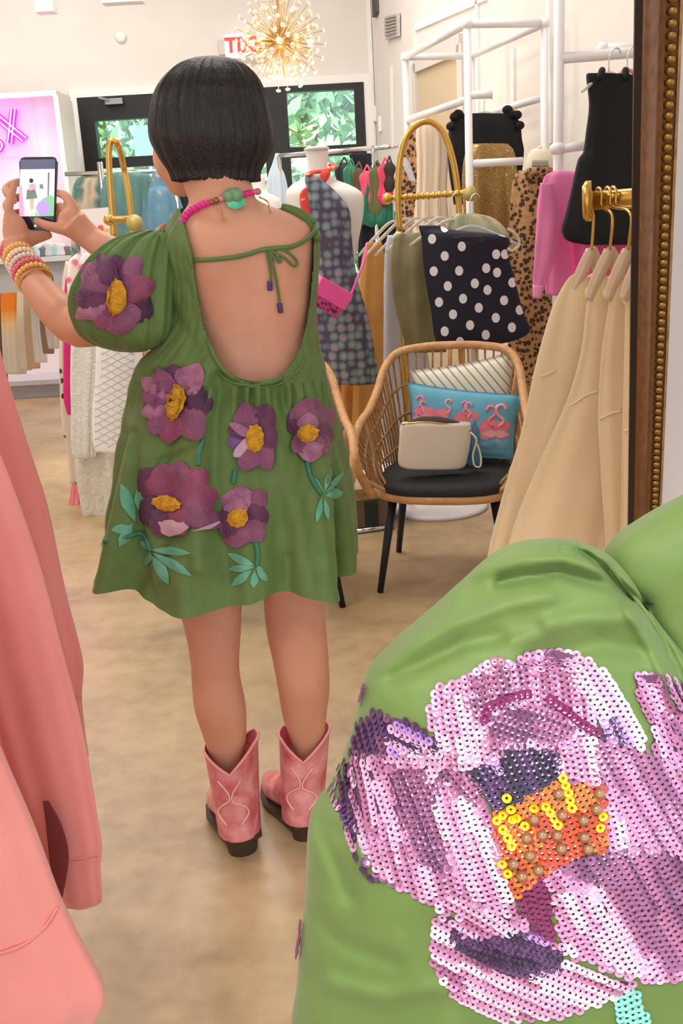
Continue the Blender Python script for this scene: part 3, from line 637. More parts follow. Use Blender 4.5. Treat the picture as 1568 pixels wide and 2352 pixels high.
# boots
BOOT = M('pink_boot_leather', (192, 66, 84), .4, var=(232, 158, 156), scale=22, bmp=.4, bscale=40)
SOLE = M('dark_sole', (62, 44, 34), .5)
def boot(heel, top, peaks, notch, tdir, sh):
    hp = gnd(*heel); tdir = Vector((tdir[0], tdir[1], 0)).normalized(); sd_ = Vector((tdir.y, -tdir.x, 0))
    # foot: sections from heel to pointed toe
    secs = [(-.05, .026, .046, .10), (-.04, .038, .044, .13), (-.01, .044, .042, .15), (.04, .045, .036, .15), (.09, .046, .022, .115), (.13, .047, .014, .09), (.175, .038, .012, .07), (.21, .022, .014, .055), (.228, .008, .018, .044)]
    V, Fc = [], []; n = 20
    for (u, wd, z0, z1) in secs:
        for j in range(n):
            t = 2 * math.pi * j / n; V.append(hp + tdir * (u + .045) + sd_ * (wd * math.cos(t)) + Vector((0, 0, (z0 + z1) / 2 + (z1 - z0) / 2 * math.sin(t))))
    for i in range(len(secs) - 1):
        for j in range(n): Fc.append((i * n + j, i * n + (j + 1) % n, (i + 1) * n + (j + 1) % n, (i + 1) * n + j))
    Fc += [tuple(range(n - 1, -1, -1)), tuple((len(secs) - 1) * n + j for j in range(n))]
    foot = (V, Fc)
    # shaft with a dipped V at the back
    (yl, xl), (yr, xr) = peaks; a, b = at(xl, yl, hp.y + .05), at(xr, yr, hp.y + .05); c = (a + b) / 2; ra = (b - a).length / 2; ztop = c.z
    nv = at(*notch, hp.y - .01).z; cb = hp + tdir * .045; n = 48; V, Fc, top_ring = [], [], []
    for i in range(22):
        v = i / 21
        for j in range(n):
            t = 2 * math.pi * j / n; dip = (ztop - nv) * max(0, 1 - abs(math.cos(t)) * 1.15)
            zt_ = ztop - dip + (b.z - a.z) / 2 * math.cos(t); z = .05 + (zt_ - .05) * v; k = (z - .05) / (ztop - .05)
            rr = .050 + (ra - .050) * max(0, k) ** 1.2; cc = Vector((cb.x, cb.y, 0)).lerp(Vector((c.x, c.y, 0)), max(0, min(1, k)))
            V.append(Vector((cc.x + rr * math.cos(t), cc.y + rr * (1.12 + .06 * (1 - k)) * math.sin(t), z)))
    for i in range(21):
        for j in range(n): Fc.append((i * n + j, i * n + (j + 1) % n, (i + 1) * n + (j + 1) % n, (i + 1) * n + j))
    ring = [V[21 * n + j] for j in range(n)]
    B = obj('boot', join((V, Fc), foot), BOOT, PER)
    obj('boot_trim', tube(ring, .0035, 8, closed=True), M('boot_piping', (232, 150, 150), .4), B)
    # sole strip and stacked heel
    W_ = [hp + tdir * (u + .045) + sd_ * s * (wd + .004) + Vector((0, 0, z0 + dz_)) for dz_ in (-.004, .007) for s in (-1, 1) for (u, wd, z0, z1) in (secs if s < 0 else secs[::-1])]
    m = len(secs) * 2; obj('sole', (W_, [tuple(range(m - 1, -1, -1)), tuple(range(m, 2 * m))] + [(i, (i + 1) % m, m + (i + 1) % m, m + i) for i in range(m)]), SOLE, B, False)
    H = []
    for (z, s) in ((0, .84), (.052, 1.05)):
        for j in range(16):
            t = 2 * math.pi * j / 16; H.append(hp + tdir * (.03 + .034 * s * math.cos(t)) + sd_ * (.040 * s * math.sin(t)) + Vector((0, 0, z)))
    obj('heel', (H, [tuple(range(15, -1, -1)), tuple(range(16, 32))] + [(j, (j + 1) % 16, 16 + (j + 1) % 16, 16 + j) for j in range(16)]), SOLE, B, False)
    # stitched flourish on the shaft
    for k in (-1, 1):
        pts = []
        for q in range(7):
            v = .25 + .1 * q; t = -math.pi / 2 + k * (.35 + .35 * math.sin(q * 1.1)); pts.append(V[int(v * 21) * 48 + int((t % (2 * math.pi)) / (2 * math.pi) * 48) % 48])
        obj('stitching', tube([p + Vector((0, -.003, 0)) for p in pts], .002, 6, smooth=20), M('boot_stitch', (240, 186, 178), .4), B)
    return B
boot((566, 1968), 0, ((1716, 468), (1690, 591)), (541, 1776), (-.34, .94), .0)
boot((716, 1932), 0, ((1684, 640), (1672, 757)), (722, 1748), (-.42, .9), .0)

# ------------------------------------------------------------------ smartphone in the hands
PH = empty('smartphone', at(88, 445, PY), 'dark smartphone held up in both hands, showing the mirror picture on screen', 'phone')
def quad(P, Y, th=.0, r=0):
    return [at(x, y, Y) for x, y in P]
c4 = [(44, 372), (48, 364), (56, 361), (120, 360), (128, 363), (131, 372), (125, 522), (121, 529), (114, 532), (58, 533), (51, 530), (48, 522)]
fr_ = [at(x, y, PY) for x, y in c4]; bk_ = [p + Vector((0, .010, 0)) for p in fr_]; m = len(fr_)
obj('case', (fr_ + bk_, [tuple(range(m)), tuple(range(2 * m - 1, m - 1, -1))] + [(i, m + i, m + (i + 1) % m, (i + 1) % m) for i in range(m)]), M('phone_case', (44, 40, 52), .3), PH, False)
def flat(name, poly, Y, mat, par): return obj(name, ([at(x, y, Y) for x, y in poly], [tuple(range(len(poly)))]), mat, par, False)
SC = flat('screen', [(47, 366), (128, 365), (122, 527), (52, 528)], PY - .0012, M('screen_glass_dark', (40, 36, 58), .15, coat=.5), PH)
flat('toolbar', [(46.5, 367), (127, 366), (126, 388), (46, 389)], PY - .0016, M('screen_bar', (96, 98, 122), .3, emit=.35), SC)
flat('viewfinder', [(46, 389), (126, 388), (123.5, 496), (44, 497)], PY - .0016, M('screen_sky', (206, 222, 246), .3, emit=.6), SC)
for nm, P, c in (('picture_garment', [(44, 420), (50, 430), (56, 484), (55, 496), (44, 497)], (236, 168, 206)), ('picture_floor', [(50, 470), (88, 462), (90, 496), (56, 497)], (220, 220, 214)), ('picture_legs', [(68, 456), (78, 456), (77, 480), (70, 482)], (196, 172, 160)), ('picture_dress', [(62, 436), (80, 432), (86, 455), (60, 458)], (112, 124, 110)), ('picture_back', [(66, 424), (80, 420), (84, 434), (68, 438)], (206, 164, 172)), ('picture_hair', [(67, 412), (72, 409), (77, 413), (75, 420), (68, 420)], (50, 48, 66)),
                ('picture_chair', [(91, 424), (98, 422), (100, 434), (91, 433)], (112, 120, 168)), ('picture_mirror_frame', [(110, 396), (114, 396), (112, 450), (109, 450)], (120, 110, 110)), ('picture_sleeve', [(84, 470), (100, 455), (116, 448), (124, 452), (123.5, 496), (80, 496)], (132, 196, 140))):
    flat(nm, P, PY - .0020, M('screen_' + nm, c, .3, emit=.5), SC)
flat('picture_flower', [(82, 478), (88, 465), (100, 458), (112, 466), (116, 480), (110, 493), (92, 495)], PY - .0024, M('screen_flower', (178, 150, 232), .3, emit=.55), SC)
for k in range(3): flat('icon', [(56 + k * 22, 516), (62 + k * 22, 516), (62 + k * 22, 521), (56 + k * 22, 521)], PY - .0020, M('screen_icon', (210, 220, 190), .3, emit=.5), SC)

# ------------------------------------------------------------------ near shoulder and puff sleeve, close to the camera
NP = empty('person', at(1250, 2300, .55), 'shoulder in green puff sleeve with big sequined flower, close at lower right', 'person')
NS = [(1246, 1215, 1325), (1254, 1175, 1352), (1268, 1145, 1385), (1290, 1115, 1415), (1340, 1062, 1455), (1400, 998, 1490), (1490, 900, 1560), (1550, 845, 1610), (1590, 832, 1640), (1640, 818, 1670), (1700, 802, 1700), (1790, 772, 1740), (1830, 752, 1760), (1872, 716, 1780), (1910, 707, 1790), (1960, 704, 1800), (2050, 701, 1810), (2150, 691, 1815), (2280, 679, 1815), (2352, 668, 1810), (2480, 664, 1790), (2600, 720, 1740), (2680, 840, 1650)]
CREASE = [([(1105, 1312), (1190, 1285), (1290, 1283), (1370, 1300)], 26, .006), ([(1150, 1335), (1280, 1310), (1400, 1345), (1480, 1392)], 22, -.011), ([(880, 1520), (1020, 1440), (1160, 1390), (1260, 1370)], 30, .007), ([(900, 1560), (1060, 1480), (1230, 1440)], 26, -.006),
          ([(1180, 1460), (1330, 1420), (1470, 1420)], 34, .007), ([(1230, 1510), (1380, 1480), (1520, 1500)], 34, -.006), ([(1330, 1262), (1395, 1310), (1450, 1375)], 16, -.010), ([(1290, 1252), (1350, 1262), (1385, 1285)], 16, .008),
          ([(720, 1880), (760, 1960), (800, 2060)], 26, -.006), ([(735, 1840), (800, 1900), (840, 1990)], 24, .006), ([(700, 2080), (790, 2170), (900, 2210)], 30, -.004), ([(760, 2260), (880, 2290), (1010, 2270)], 30, .005), ([(1480, 1395), (1530, 1480), (1575, 1580)], 18, -.010), ([(1440, 1400), (1500, 1500), (1550, 1620)], 22, .008)]
def segd(x, y, L_):
    d = 1e9
    for a, b in zip(L_[:-1], L_[1:]):
        ex, ey = b[0] - a[0], b[1] - a[1]; t = max(0, min(1, ((x - a[0]) * ex + (y - a[1]) * ey) / (ex * ex + ey * ey))); d = min(d, math.hypot(x - a[0] - t * ex, y - a[1] - t * ey))
    return d
def nfn(p, t, v):
    if math.sin(t) < .1:
        x, y = px(p); dr = (CAM - p).normalized(); q = 0
        for L_, wd, am in CREASE:
            d = segd(x, y, L_)
            wd *= .7
            if d < wd * 3: q += am * math.exp(-(d / wd) ** 2)
        q += .004 * noise.noise(Vector((x / 170, y / 170, 1))) + .0015 * noise.noise(Vector((x / 60, y / 60, 4)))
        p = p + dr * q * max(0, min(1, -math.sin(t) * 4))
    return p
NSL = obj('puff_sleeve', loft(NS, .56, .55, .075, 200, 170, sup=2.2, fn=nfn), GREEN, NP)
NB = [(1090, 1640, 1800), (1120, 1600, 1900), (1150, 1556, 1950), (1178, 1505, 1980), (1205, 1462, 2000), (1235, 1420, 2000), (1270, 1392, 2000), (1330, 1385, 2010), (1420, 1400, 2030), (1560, 1440, 2060), (1800, 1560, 2100), (2300, 1650, 2150)]
NBO = obj('bodice', loft(NB, .585, .4, .06, 110, 90, sup=2.3, fn=nfn), GREEN, NP)
obj('upper_arm', tube([at(1330, 1650, .57), at(1260, 2200, .57), at(1220, 2800, .57)], [.035, .045, .042], 24, smooth=20), SKIN, NP)
bvn = bvh_of(NSL, NBO)
# armhole seam
sm_ = []
for x, y in ((1385, 1282), (1420, 1322), (1455, 1368), (1490, 1420), (1530, 1490), (1566, 1570)): h, n = project(bvn, x, y, .55); sm_.append(h + n * .0004)
obj('armhole_seam', tube(sm_, .0014, 8, smooth=40), GREEN, NP)
# sequin flower: each region is (outline, row direction, palette)
def cr(*P): return [(660 + a * .579, 1150 + b * .579) for a, b in P]
SQ = {'pink': (194, 134, 176), 'pale': (212, 168, 204), 'white': (228, 200, 224), 'mauve': (142, 86, 126), 'rose': (168, 102, 142), 'dark': (78, 48, 92), 'black': (50, 32, 66), 'lav': (178, 136, 214), 'magenta': (118, 8, 82), 'orange': (208, 110, 44), 'coral': (196, 66, 36), 'yellow': (236, 192, 6), 'teal': (128, 206, 194), 'plum': (112, 64, 102)}
SQM = {k: M('sequin_' + k, c, .22, .25, spec=.7) for k, c in SQ.items()}
SQN = list(SQ)
REG = [  # painted in order, later regions lie over earlier ones
    (cr((560, 870), (575, 760), (620, 730), (700, 692), (800, 640), (1000, 600), (1040, 582), (1100, 640), (1200, 790), (1230, 900), (1150, 930), (1080, 1000), (960, 975), (880, 970), (810, 1060), (700, 1060), (600, 970)), 80, ['pink', 'pink', 'pale', 'rose']),
    (cr((760, 690), (900, 640), (980, 650), (960, 740), (820, 790), (730, 870), (700, 800)), 75, ['rose', 'pink', 'mauve']),
    (cr((600, 840), (680, 740), (760, 900), (760, 1040), (640, 990)), 80, ['pale', 'white', 'pink']),
    (cr((780, 890), (860, 830), (960, 800), (1070, 820), (1150, 900), (1080, 960), (960, 950), (870, 960), (800, 1000)), 20, ['mauve', 'rose', 'mauve', 'plum']),
    (cr((1035, 582), (1180, 620), (1290, 710), (1370, 830), (1410, 960), (1380, 1000), (1340, 880), (1290, 840), (1230, 890), (1180, 770), (1090, 650)), 60, ['white', 'pale', 'white', 'pale']),
    (cr((1215, 905), (1290, 850), (1340, 890), (1380, 1000), (1300, 990), (1220, 960)), 60, ['dark', 'lav', 'dark']),
    (cr((1370, 690), (1480, 684), (1568, 730), (1640, 800), (1640, 1150), (1500, 1020), (1440, 990), (1450, 900), (1390, 800)), 65, ['pink', 'pale', 'rose', 'pink']),
    (cr((1480, 720), (1640, 800), (1640, 1150), (1540, 1040), (1510, 860)), 60, ['mauve', 'rose', 'pink']),
    (cr((245, 990), (275, 890), (340, 838), (430, 858), (520, 885), (575, 945), (610, 990), (480, 1010), (380, 1030), (250, 1030)), 75, ['dark', 'dark', 'plum']),
    (cr((400, 880), (470, 870), (570, 950), (560, 985), (450, 1000), (395, 1000)), 30, ['lav', 'lav', 'dark', 'pale']),
    (cr((190, 1120), (215, 1030), (270, 1000), (270, 1300), (300, 1430), (370, 1500), (330, 1500), (260, 1390), (205, 1260)), 85, ['dark', 'black', 'dark']),
    (cr((165, 1110), (195, 1110), (215, 1260), (320, 1440), (480, 1540), (470, 1560), (330, 1470), (220, 1320), (175, 1200)), 70, ['pale', 'pink', 'mauve']),
    (cr((250, 1010), (370, 1005), (600, 985), (640, 1020), (720, 1080), (790, 1200), (820, 1300), (850, 1450), (900, 1600), (960, 1690), (860, 1725), (700, 1660), (570, 1600), (480, 1545), (370, 1480), (300, 1380), (255, 1200)), 72, ['pink', 'rose', 'pink', 'pale']),
    (cr((410, 1060), (600, 1050), (650, 1060), (590, 1150), (610, 1300), (640, 1420), (620, 1480), (520, 1420), (440, 1260)), 66, ['mauve', 'mauve', 'plum']),
    (cr((640, 1040), (720, 1080), (790, 1200), (740, 1200), (640, 1140)), 50, ['mauve', 'rose']),
    (cr((580, 1190), (700, 1180), (790, 1260), (830, 1420), (890, 1590), (760, 1590), (690, 1500), (640, 1380)), 72, ['pale', 'white', 'pink']),
    (cr((380, 1010), (600, 985), (610, 1010), (590, 1120), (540, 1120), (560, 1040), (390, 1040)), 5, ['white', 'pale', 'white']),
    (cr((255, 1040), (330, 1020), (360, 1200), (400, 1330), (350, 1340), (290, 1200)), 80, ['pink', 'rose', 'pale']),
    (cr((560, 1560), (700, 1560), (800, 1620), (960, 1690), (860, 1725), (700, 1660)), 30, ['pale', 'white', 'pink']),
    (cr((690, 1065), (810, 1050), (880, 970), (1080, 985), (1075, 1090), (1000, 1130), (940, 1180), (860, 1190), (815, 1250), (760, 1140)), 60, ['black', 'dark', 'black']),
    (cr((740, 1060), (810, 1020), (860, 1100), (850, 1150), (790, 1110)), 55, ['lav', 'dark', 'lav']),
    (cr((1085, 935), (1220, 925), (1400, 990), (1640, 1110), (1640, 1470), (1480, 1390), (1270, 1390), (1250, 1180), (1080, 1080)), 62, ['pink', 'rose', 'mauve', 'pink']),
    (cr((1090, 930), (1220, 930), (1220, 1060), (1240, 1150), (1140, 1090), (1070, 1080)), 80, ['white', 'pale', 'pink']),
    (cr((1240, 1160), (1320, 1250), (1340, 1360), (1270, 1390), (1235, 1320)), 80, ['white', 'pale', 'pink']),
    (cr((1010, 1480), (1050, 1430), (1270, 1390), (1480, 1380), (1640, 1450), (1640, 1850), (1480, 1915), (1410, 1905), (1080, 1790), (1050, 1560)), 58, ['pink', 'pale', 'pink', 'rose']),
    (cr((1050, 1430), (1270, 1390), (1480, 1385), (1640, 1460), (1640, 1830), (1500, 1860), (1380, 1700), (1280, 1540), (1120, 1490)), 58, ['mauve', 'plum', 'mauve', 'rose']),
    (cr((1060, 1540), (1200, 1540), (1320, 1680), (1420, 1850), (1380, 1880), (1080, 1780)), 58, ['pale', 'pink', 'white']),
    (cr((595, 1640), (700, 1655), (900, 1730), (1060, 1740), (1100, 1830), (1390, 1920), (1300, 1970), (1100, 2040), (850, 2062), (680, 1992), (600, 1900), (560, 1760)), 25, ['pink', 'pale', 'white', 'rose']),
    (cr((630, 1645), (690, 1725), (820, 1725), (970, 1690), (1085, 1790), (1080, 1860), (920, 1890), (760, 1840), (655, 1770)), 20, ['dark', 'black', 'dark', 'lav']),
    (cr((810, 1240), (880, 1200), (1010, 1130), (1080, 1105), (1250, 1120), (1265, 1380), (1180, 1405), (1040, 1450), (1000, 1490), (900, 1570), (845, 1450)), 60, ['orange', 'coral', 'orange']),
    (cr((1000, 1240), (1200, 1220), (1262, 1380), (1180, 1405), (1040, 1450), (960, 1380)), 70, ['coral', 'coral', 'coral', 'orange']),
    (cr((915, 1545), (1000, 1480), (1035, 1520), (1052, 1745), (1000, 1720), (940, 1640)), 70, ['magenta']),
    (cr((1295, 1960), (1375, 1925), (1400, 2000), (1450, 2090), (1440, 2160), (1330, 2160), (1310, 2040)), 80, ['teal']),
]
BASE = M('flower_backing', (92, 54, 86), .6, bmp=.3, bscale=500)
for k_ in (0, 4, 6, 8, 10, 12, 19, 21, 24, 27):
    P_ = REG[k_][0]; cxm = sum(p[0] for p in P_) / len(P_); cym = sum(p[1] for p in P_) / len(P_)
    decal('flower_backing', [(cxm + (a - cxm) * .97, cym + (b - cym) * .97) for a, b in P_], bvn, BASE if k_ != 19 else M('dark_backing', (48, 32, 60), .6), NP, .0003, .0002, 16, .55)
REGB = [(min(p[0] for p in P), min(p[1] for p in P), max(p[0] for p in P), max(p[1] for p in P)) for P, _, _ in REG]
rs = random.Random(3); spots = []
SR = 11.2
for i, (P, ang, pal) in enumerate(REG):
    x0, y0, x1, y1 = REGB[i]; a = math.radians(ang); ca, sa = math.cos(a), math.sin(a); cx, cy = (x0 + x1) / 2, (y0 + y1) / 2; rad = math.hypot(x1 - x0, y1 - y0) / 2 + 15
    nr = int(rad / 14.5)
    for r in range(-nr, nr + 1):
        seg = rs.choice(pal); u = -rad + rs.random() * 10; run = 0
        while u < rad:
            wv = r * 14.5 + 5 * math.sin(u / 90 + i); x, y = cx + u * ca - wv * sa, cy + u * sa + wv * ca
            u += 13 + rs.random() * 1.2; run += 1
            if run > 9 and rs.random() < .25: seg = rs.choice(pal); run = 0
            if x > 1640 or y > 2420 or not (x0 <= x <= x1 and y0 <= y <= y1) or not inpoly(x, y, P): continue
            if any(REGB[k][0] <= x <= REGB[k][2] and REGB[k][1] <= y <= REGB[k][3] and inpoly(x, y, REG[k][0]) for k in range(i + 1, len(REG))): continue
            spots.append((x + rs.uniform(-1, 1), y + rs.uniform(-1, 1), seg, ca, sa, 0))
def chain(P, colr, step=15):
    Q = cr(*P)
    for a, b in zip(Q[:-1], Q[1:]):
        L_ = math.hypot(b[0] - a[0], b[1] - a[1]); n = max(1, int(L_ / step))
        for k in range(n + 1): t = k / n; spots.append((a[0] + (b[0] - a[0]) * t, a[1] + (b[1] - a[1]) * t, colr, (b[0] - a[0]) / L_, (b[1] - a[1]) / L_, 1))
chain([(780, 865), (800, 815), (880, 780), (950, 765)], 'magenta', 11); chain([(1040, 785), (1100, 830), (1160, 880), (1220, 915)], 'magenta', 11)
for P in ([(1088, 1095), (1110, 1150), (1125, 1212)], [(868, 1172), (885, 1215), (905, 1250), (940, 1285)], [(850, 1240), (890, 1255)], [(975, 1212), (1020, 1205), (1070, 1278)], [(826, 1262), (850, 1300), (888, 1365)], [(848, 1430), (872, 1470)], [(1245, 1245), (1235, 1290)]): chain(P, 'yellow')
chain([(290, 742), (283, 785)], 'plum', 8); chain([(66, 1680), (62, 1740), (52, 1800)], 'plum', 8)
def ringmesh(T, r, colr):
    n = 12; V, Fc = [], []
    for q, (rr, z) in enumerate(((r, .16), (r * .72, .02), (r * .31, .02))):
        for j in range(n): a = 2 * math.pi * j / n; V.append(T @ Vector((rr * math.cos(a), rr * math.sin(a), z * r)))
    for q in range(2):
        for j in range(n): Fc.append((q * n + j, q * n + (j + 1) % n, (q + 1) * n + (j + 1) % n, (q + 1) * n + j))
    return V, Fc
BV, BF, BM, mats_ = [], [], [], []
order = list(range(len(spots))); rs.shuffle(order)
single = set([i for i in order if spots[i][5]][:110]); 
for i in order:
    if len(single) >= 298: break
    if spots[i][0] < 1560 and spots[i][1] < 2345: single.add(i)
TM = []
for i, (x, y, c, ca, sa, ov) in enumerate(spots):
    h, n = project(bvn, x, y, .55)
    h2, _ = project(bvn, x + ca * 6, y + sa * 6, .55); t = (h2 - h); t = (t - n * t.dot(n))
    t = t.normalized() if t.length > 1e-7 else n.orthogonal().normalized()
    nn = (n - t * rs.uniform(.10, .24) + n.cross(t) * rs.uniform(-.08, .08)).normalized(); tt = (t - nn * t.dot(nn)).normalized()
    T = Matrix((tt, nn.cross(tt), nn)).transposed().to_4x4(); T.translation = h + n * (.0010 + (.0012 if ov else 0) + rs.uniform(0, .0003))
    r = SR * (h - CAM).dot(FW) / F * rs.uniform(.95, 1.05); TM.append((T, r))
    if i in single: continue
    v, f = ringmesh(T, r, c); o_ = len(BV); BV += v; BF += [tuple(k + o_ for k in q) for q in f]; BM += [SQN.index(c)] * len(f)
FLW = obj('sequin_flower', (BV, BF), [SQM[k] for k in SQN], NP, True); FLW['kind'] = 'stuff'
for p_, k in zip(FLW.data.polygons, BM): p_.material_index = k
shared = {}
for i in sorted(single):
    T, r = TM[i]; c = spots[i][2]
    if c not in shared: o = obj('sequin', ringmesh(Matrix.Identity(4), 1.0, c), SQM[c], FLW, True, True); shared[c] = o
    else: o = shared[c].copy(); COL.objects.link(o)
    o.matrix_basis = T @ Matrix.Scale(r, 4)
PEARL = M('bronze_pearl', (160, 116, 86), .2, .45, coat=.6)
for a, b in ((1070, 1155), (1230, 1155), (975, 1255), (1085, 1240), (1220, 1215), (1168, 1260), (1005, 1320), (945, 1335), (1065, 1320), (1170, 1325), (1080, 1375), (1185, 1375), (955, 1400), (895, 1430), (990, 1455), (925, 1480)):
    x, y = cr((a, b))[0]; h, n = project(bvn, x, y, .55); obj('pearl', sphere(h + n * .0026, 13.5 * (h - CAM).dot(FW) / F, 16, 10), PEARL, FLW)

# ------------------------------------------------------------------ rattan chairs
RATT = M('rattan', (218, 170, 122), .5, var=(196, 146, 98), scale=40, bmp=.4, bscale=120)
RATD = M('rattan_weave', (188, 144, 100), .55, var=(150, 110, 72), scale=50)
LEGB = M('navy_black_metal', (34, 36, 46), .4)
CUSH = M('charcoal_cushion', (46, 46, 48), .85, bmp=.2, bscale=300)
def make_chair(loc, rz, label):
    C = empty('rattan_armchair', loc, label, 'chair', None, rz)
    def L(nm, vf, mat, par=C, sm=True): return obj(nm, vf, mat, par, sm, True)
    half = [(-.255, -.25, .385), (-.295, -.285, .48), (-.315, -.27, .575), (-.315, -.16, .635), (-.30, -.02, .665), (-.285, .10, .72), (-.265, .19, .80), (-.22, .245, .85), (-.12, .27, .868)]
    rail = [Vector(p) for p in half] + [Vector((0, .275, .872))] + [Vector((-p[0], p[1], p[2])) for p in half[::-1]]
    A = catmull([[*p] for p in rail], 120); L('frame_rail', tube([Vector(a) for a in A], .0165, 10), RATT)
    # seat ring
    ring = [Vector((.265 * math.copysign(abs(math.cos(t)) ** .7, math.cos(t)), -.02 + .25 * math.copysign(abs(math.sin(t)) ** .7, math.sin(t)), .375)) for t in [2 * math.pi * k / 48 for k in range(48)]]
    L('seat_ring', tube(ring, .018, 8, closed=True), RATT)
    def rp(u): return Vector(A[int(u * 119)])
    for k in range(55):
        u = .045 + .91 * k / 54; p = rp(u); t = math.atan2((p.y + .02) / .25, p.x / .265)
        q = Vector((.25 * math.copysign(abs(math.cos(t)) ** .7, math.cos(t)), -.02 + .24 * math.copysign(abs(math.sin(t)) ** .7, math.sin(t)), .385))
        thick = k % 9 == 0
        L('spindle', tube([p, p.lerp(q, .5) + Vector((0, .01 if p.y > .1 else 0, 0)), q], .009 if thick else .0045, 6, smooth=7), RATT if thick else RATD)
    for lv in (.28, .52, .76):
        pts = []
        for k in range(41):
            u = .06 + .88 * k / 40; p = rp(u); t = math.atan2((p.y + .02) / .25, p.x / .265); q = Vector((.25 * math.cos(t), -.02 + .24 * math.sin(t), .385)); pts.append(p.lerp(q, lv))
        L('weave_band', tube(pts, .006, 6), RATD)
    # cushion: rounded slab
    V, Fc = [], []; n = 48; prof = [(.3, .375), (.86, .376), (.97, .385), (1.0, .402), (.985, .418), (.93, .428), (.6, .434), (.2, .436)]
    for (s, z) in prof:
        for j in range(n):
            t = 2 * math.pi * j / n; V.append(Vector((.258 * s * math.copysign(abs(math.cos(t)) ** .65, math.cos(t)), -.035 + .25 * s * math.copysign(abs(math.sin(t)) ** .65, math.sin(t)), z)))
    for i in range(len(prof) - 1):
        for j in range(n): Fc.append((i * n + j, i * n + (j + 1) % n, (i + 1) * n + (j + 1) % n, (i + 1) * n + j))
    Fc += [tuple(range(n - 1, -1, -1)), tuple((len(prof) - 1) * n + j for j in range(n))]
    L('seat_cushion', (V, Fc), CUSH)
    for sx in (-1, 1):
        for (y0, y1) in ((-.18, -.25), (.14, .23)):
            L('leg', tube([(sx * .19, y0, .37), (sx * .245, y1, 0)], [.019, .012], 12), LEGB)
    return C
CH1 = make_chair((.425, 3.80, 0), -.22, 'rattan armchair with black seat cushion, two pillows and a clutch on it')
CH2 = make_chair((-.27, 3.72, 0), .04, 'rattan armchair half hidden behind the person in green')
# pillows and clutch on the first chair
def pillow(name, P, Y, mat, label, puff=.06, tilt=.25):
    """P: four px corners (tl,tr,br,bl)"""
    c = [at(x, y, Y) for x, y in P]; zb0 = min(c[2].z, c[3].z)
    for q in c: q.y += (q.z - zb0) * tilt
    n = (c[1] - c[0]).cross(c[3] - c[0]).normalized()
    if n.y > 0: n = -n
    N = 22; V, Fc = [], []
    for s in (1, -1):
        for i in range(N + 1):
            for j in range(N + 1):
                u, v = j / N, i / N; e = (1 - (2 * u - 1) ** 4) * (1 - (2 * v - 1) ** 4)
                pin = .07 * (1 - abs(2 * u - 1)) * 0
                uu = .5 + (u - .5) * (1 - .07 * (1 - (2 * v - 1) ** 2)); vv = .5 + (v - .5) * (1 - .07 * (1 - (2 * u - 1) ** 2))
                p = c[0].lerp(c[1], uu).lerp(c[3].lerp(c[2], uu), vv); V.append(p + n * s * (puff * e ** .55 + .002))
    o_ = (N + 1) ** 2
    for i in range(N):
        for j in range(N):
            q = (i * (N + 1) + j, i * (N + 1) + j + 1, (i + 1) * (N + 1) + j + 1, (i + 1) * (N + 1) + j); Fc.append(q); Fc.append(tuple(k + o_ for k in q[::-1]))
    b = [j for j in range(N + 1)] + [(i + 1) * (N + 1) + N for i in range(N)] + [N * (N + 1) + j for j in range(N - 1, -1, -1)] + [i * (N + 1) for i in range(N - 1, 0, -1)]
    for i in range(len(b)): k = (i + 1) % len(b); Fc.append((b[i], b[k], b[k] + o_, b[i] + o_))
    return tag(obj(name, (V, Fc), mat), label, 'pillow')
STRIPE = Mwave('diagonal_stripe', 11.5, [(0, (150, 146, 136)), (.06, (150, 146, 136)), (.12, (238, 234, 220)), (1, (240, 236, 222))], (0, math.radians(38), 0))
pillow('striped_pillow', [(944, 856), (1186, 812), (1196, 1050), (1000, 1060)], 3.92, STRIPE, 'cream throw pillow with thin diagonal grey stripes, leaning at the chair back', .05, .2)
FP = pillow('flamingo_pillow', [(938, 884), (1208, 912), (1180, 1056), (940, 1058)], 3.80, M('aqua_canvas', (116, 188, 216), .7, var=(100, 172, 208), scale=14), 'aqua pillow printed with pink flamingos, in front of the striped pillow', .045, .25)
bvp = bvh_of(FP)
FPK = M('flamingo_pink', (240, 112, 146), .7, var=(250, 150, 160), scale=30); FPL = M('flamingo_pale', (246, 176, 190), .7); SEA = M('sea_blue', (90, 150, 196), .7, var=(150, 200, 220), scale=30)
decal('printed_sea', [(945, 1035), (1060, 1020), (1180, 990), (1176, 1046), (1060, 1050), (948, 1054)], bvp, SEA, FP, .001, 0, 12, 3.7)
for x, y, s, fl in ((955, 945, .8, 1), (985, 940, 1, -1), (1012, 945, .9, 1), (1056, 955, 1.0, 1), (1085, 950, .9, -1), (1120, 975, 1.5, 1), (1155, 975, 1.4, -1)):
    decal('printed_flamingo', petal(x - 20 * s * fl, y + 14 * s, (-15 if fl > 0 else 195), 46 * s, 34 * s, 0), bvp, FPK, FP, .0015, 0, 10, 3.7)
    nk = [(x + 16 * s * fl, y + 6), (x + 24 * s * fl, y - 6 * s), (x + 14 * s * fl, y - 16 * s), (x + 13 * s * fl, y - 26 * s), (x + 22 * s * fl, y - 30 * s), (x + 28 * s * fl, y - 22 * s)]; out = []
    for a, b in nk: h, n = project(bvp, a, b, 3.7); out.append(h + n * .001)
    obj('printed_neck', tube(out, .0045 * s, 6, smooth=14), FPL if fl > 0 else FPK, FP)
    if s > 1.2: decal('printed_wing', petal(x - 20 * fl, y + 22, 0 if fl > 0 else 180, 44, 20, 1), bvp, FPL, FP, .003, 0, 10, 3.7)
CLT = empty('clutch_bag', at(995, 1065, 3.66), 'off white leather clutch bag with open zip and wrist strap on the chair seat', 'bag')
IVORY = M('ivory_leather', (226, 220, 208), .5, bmp=.1, bscale=200)
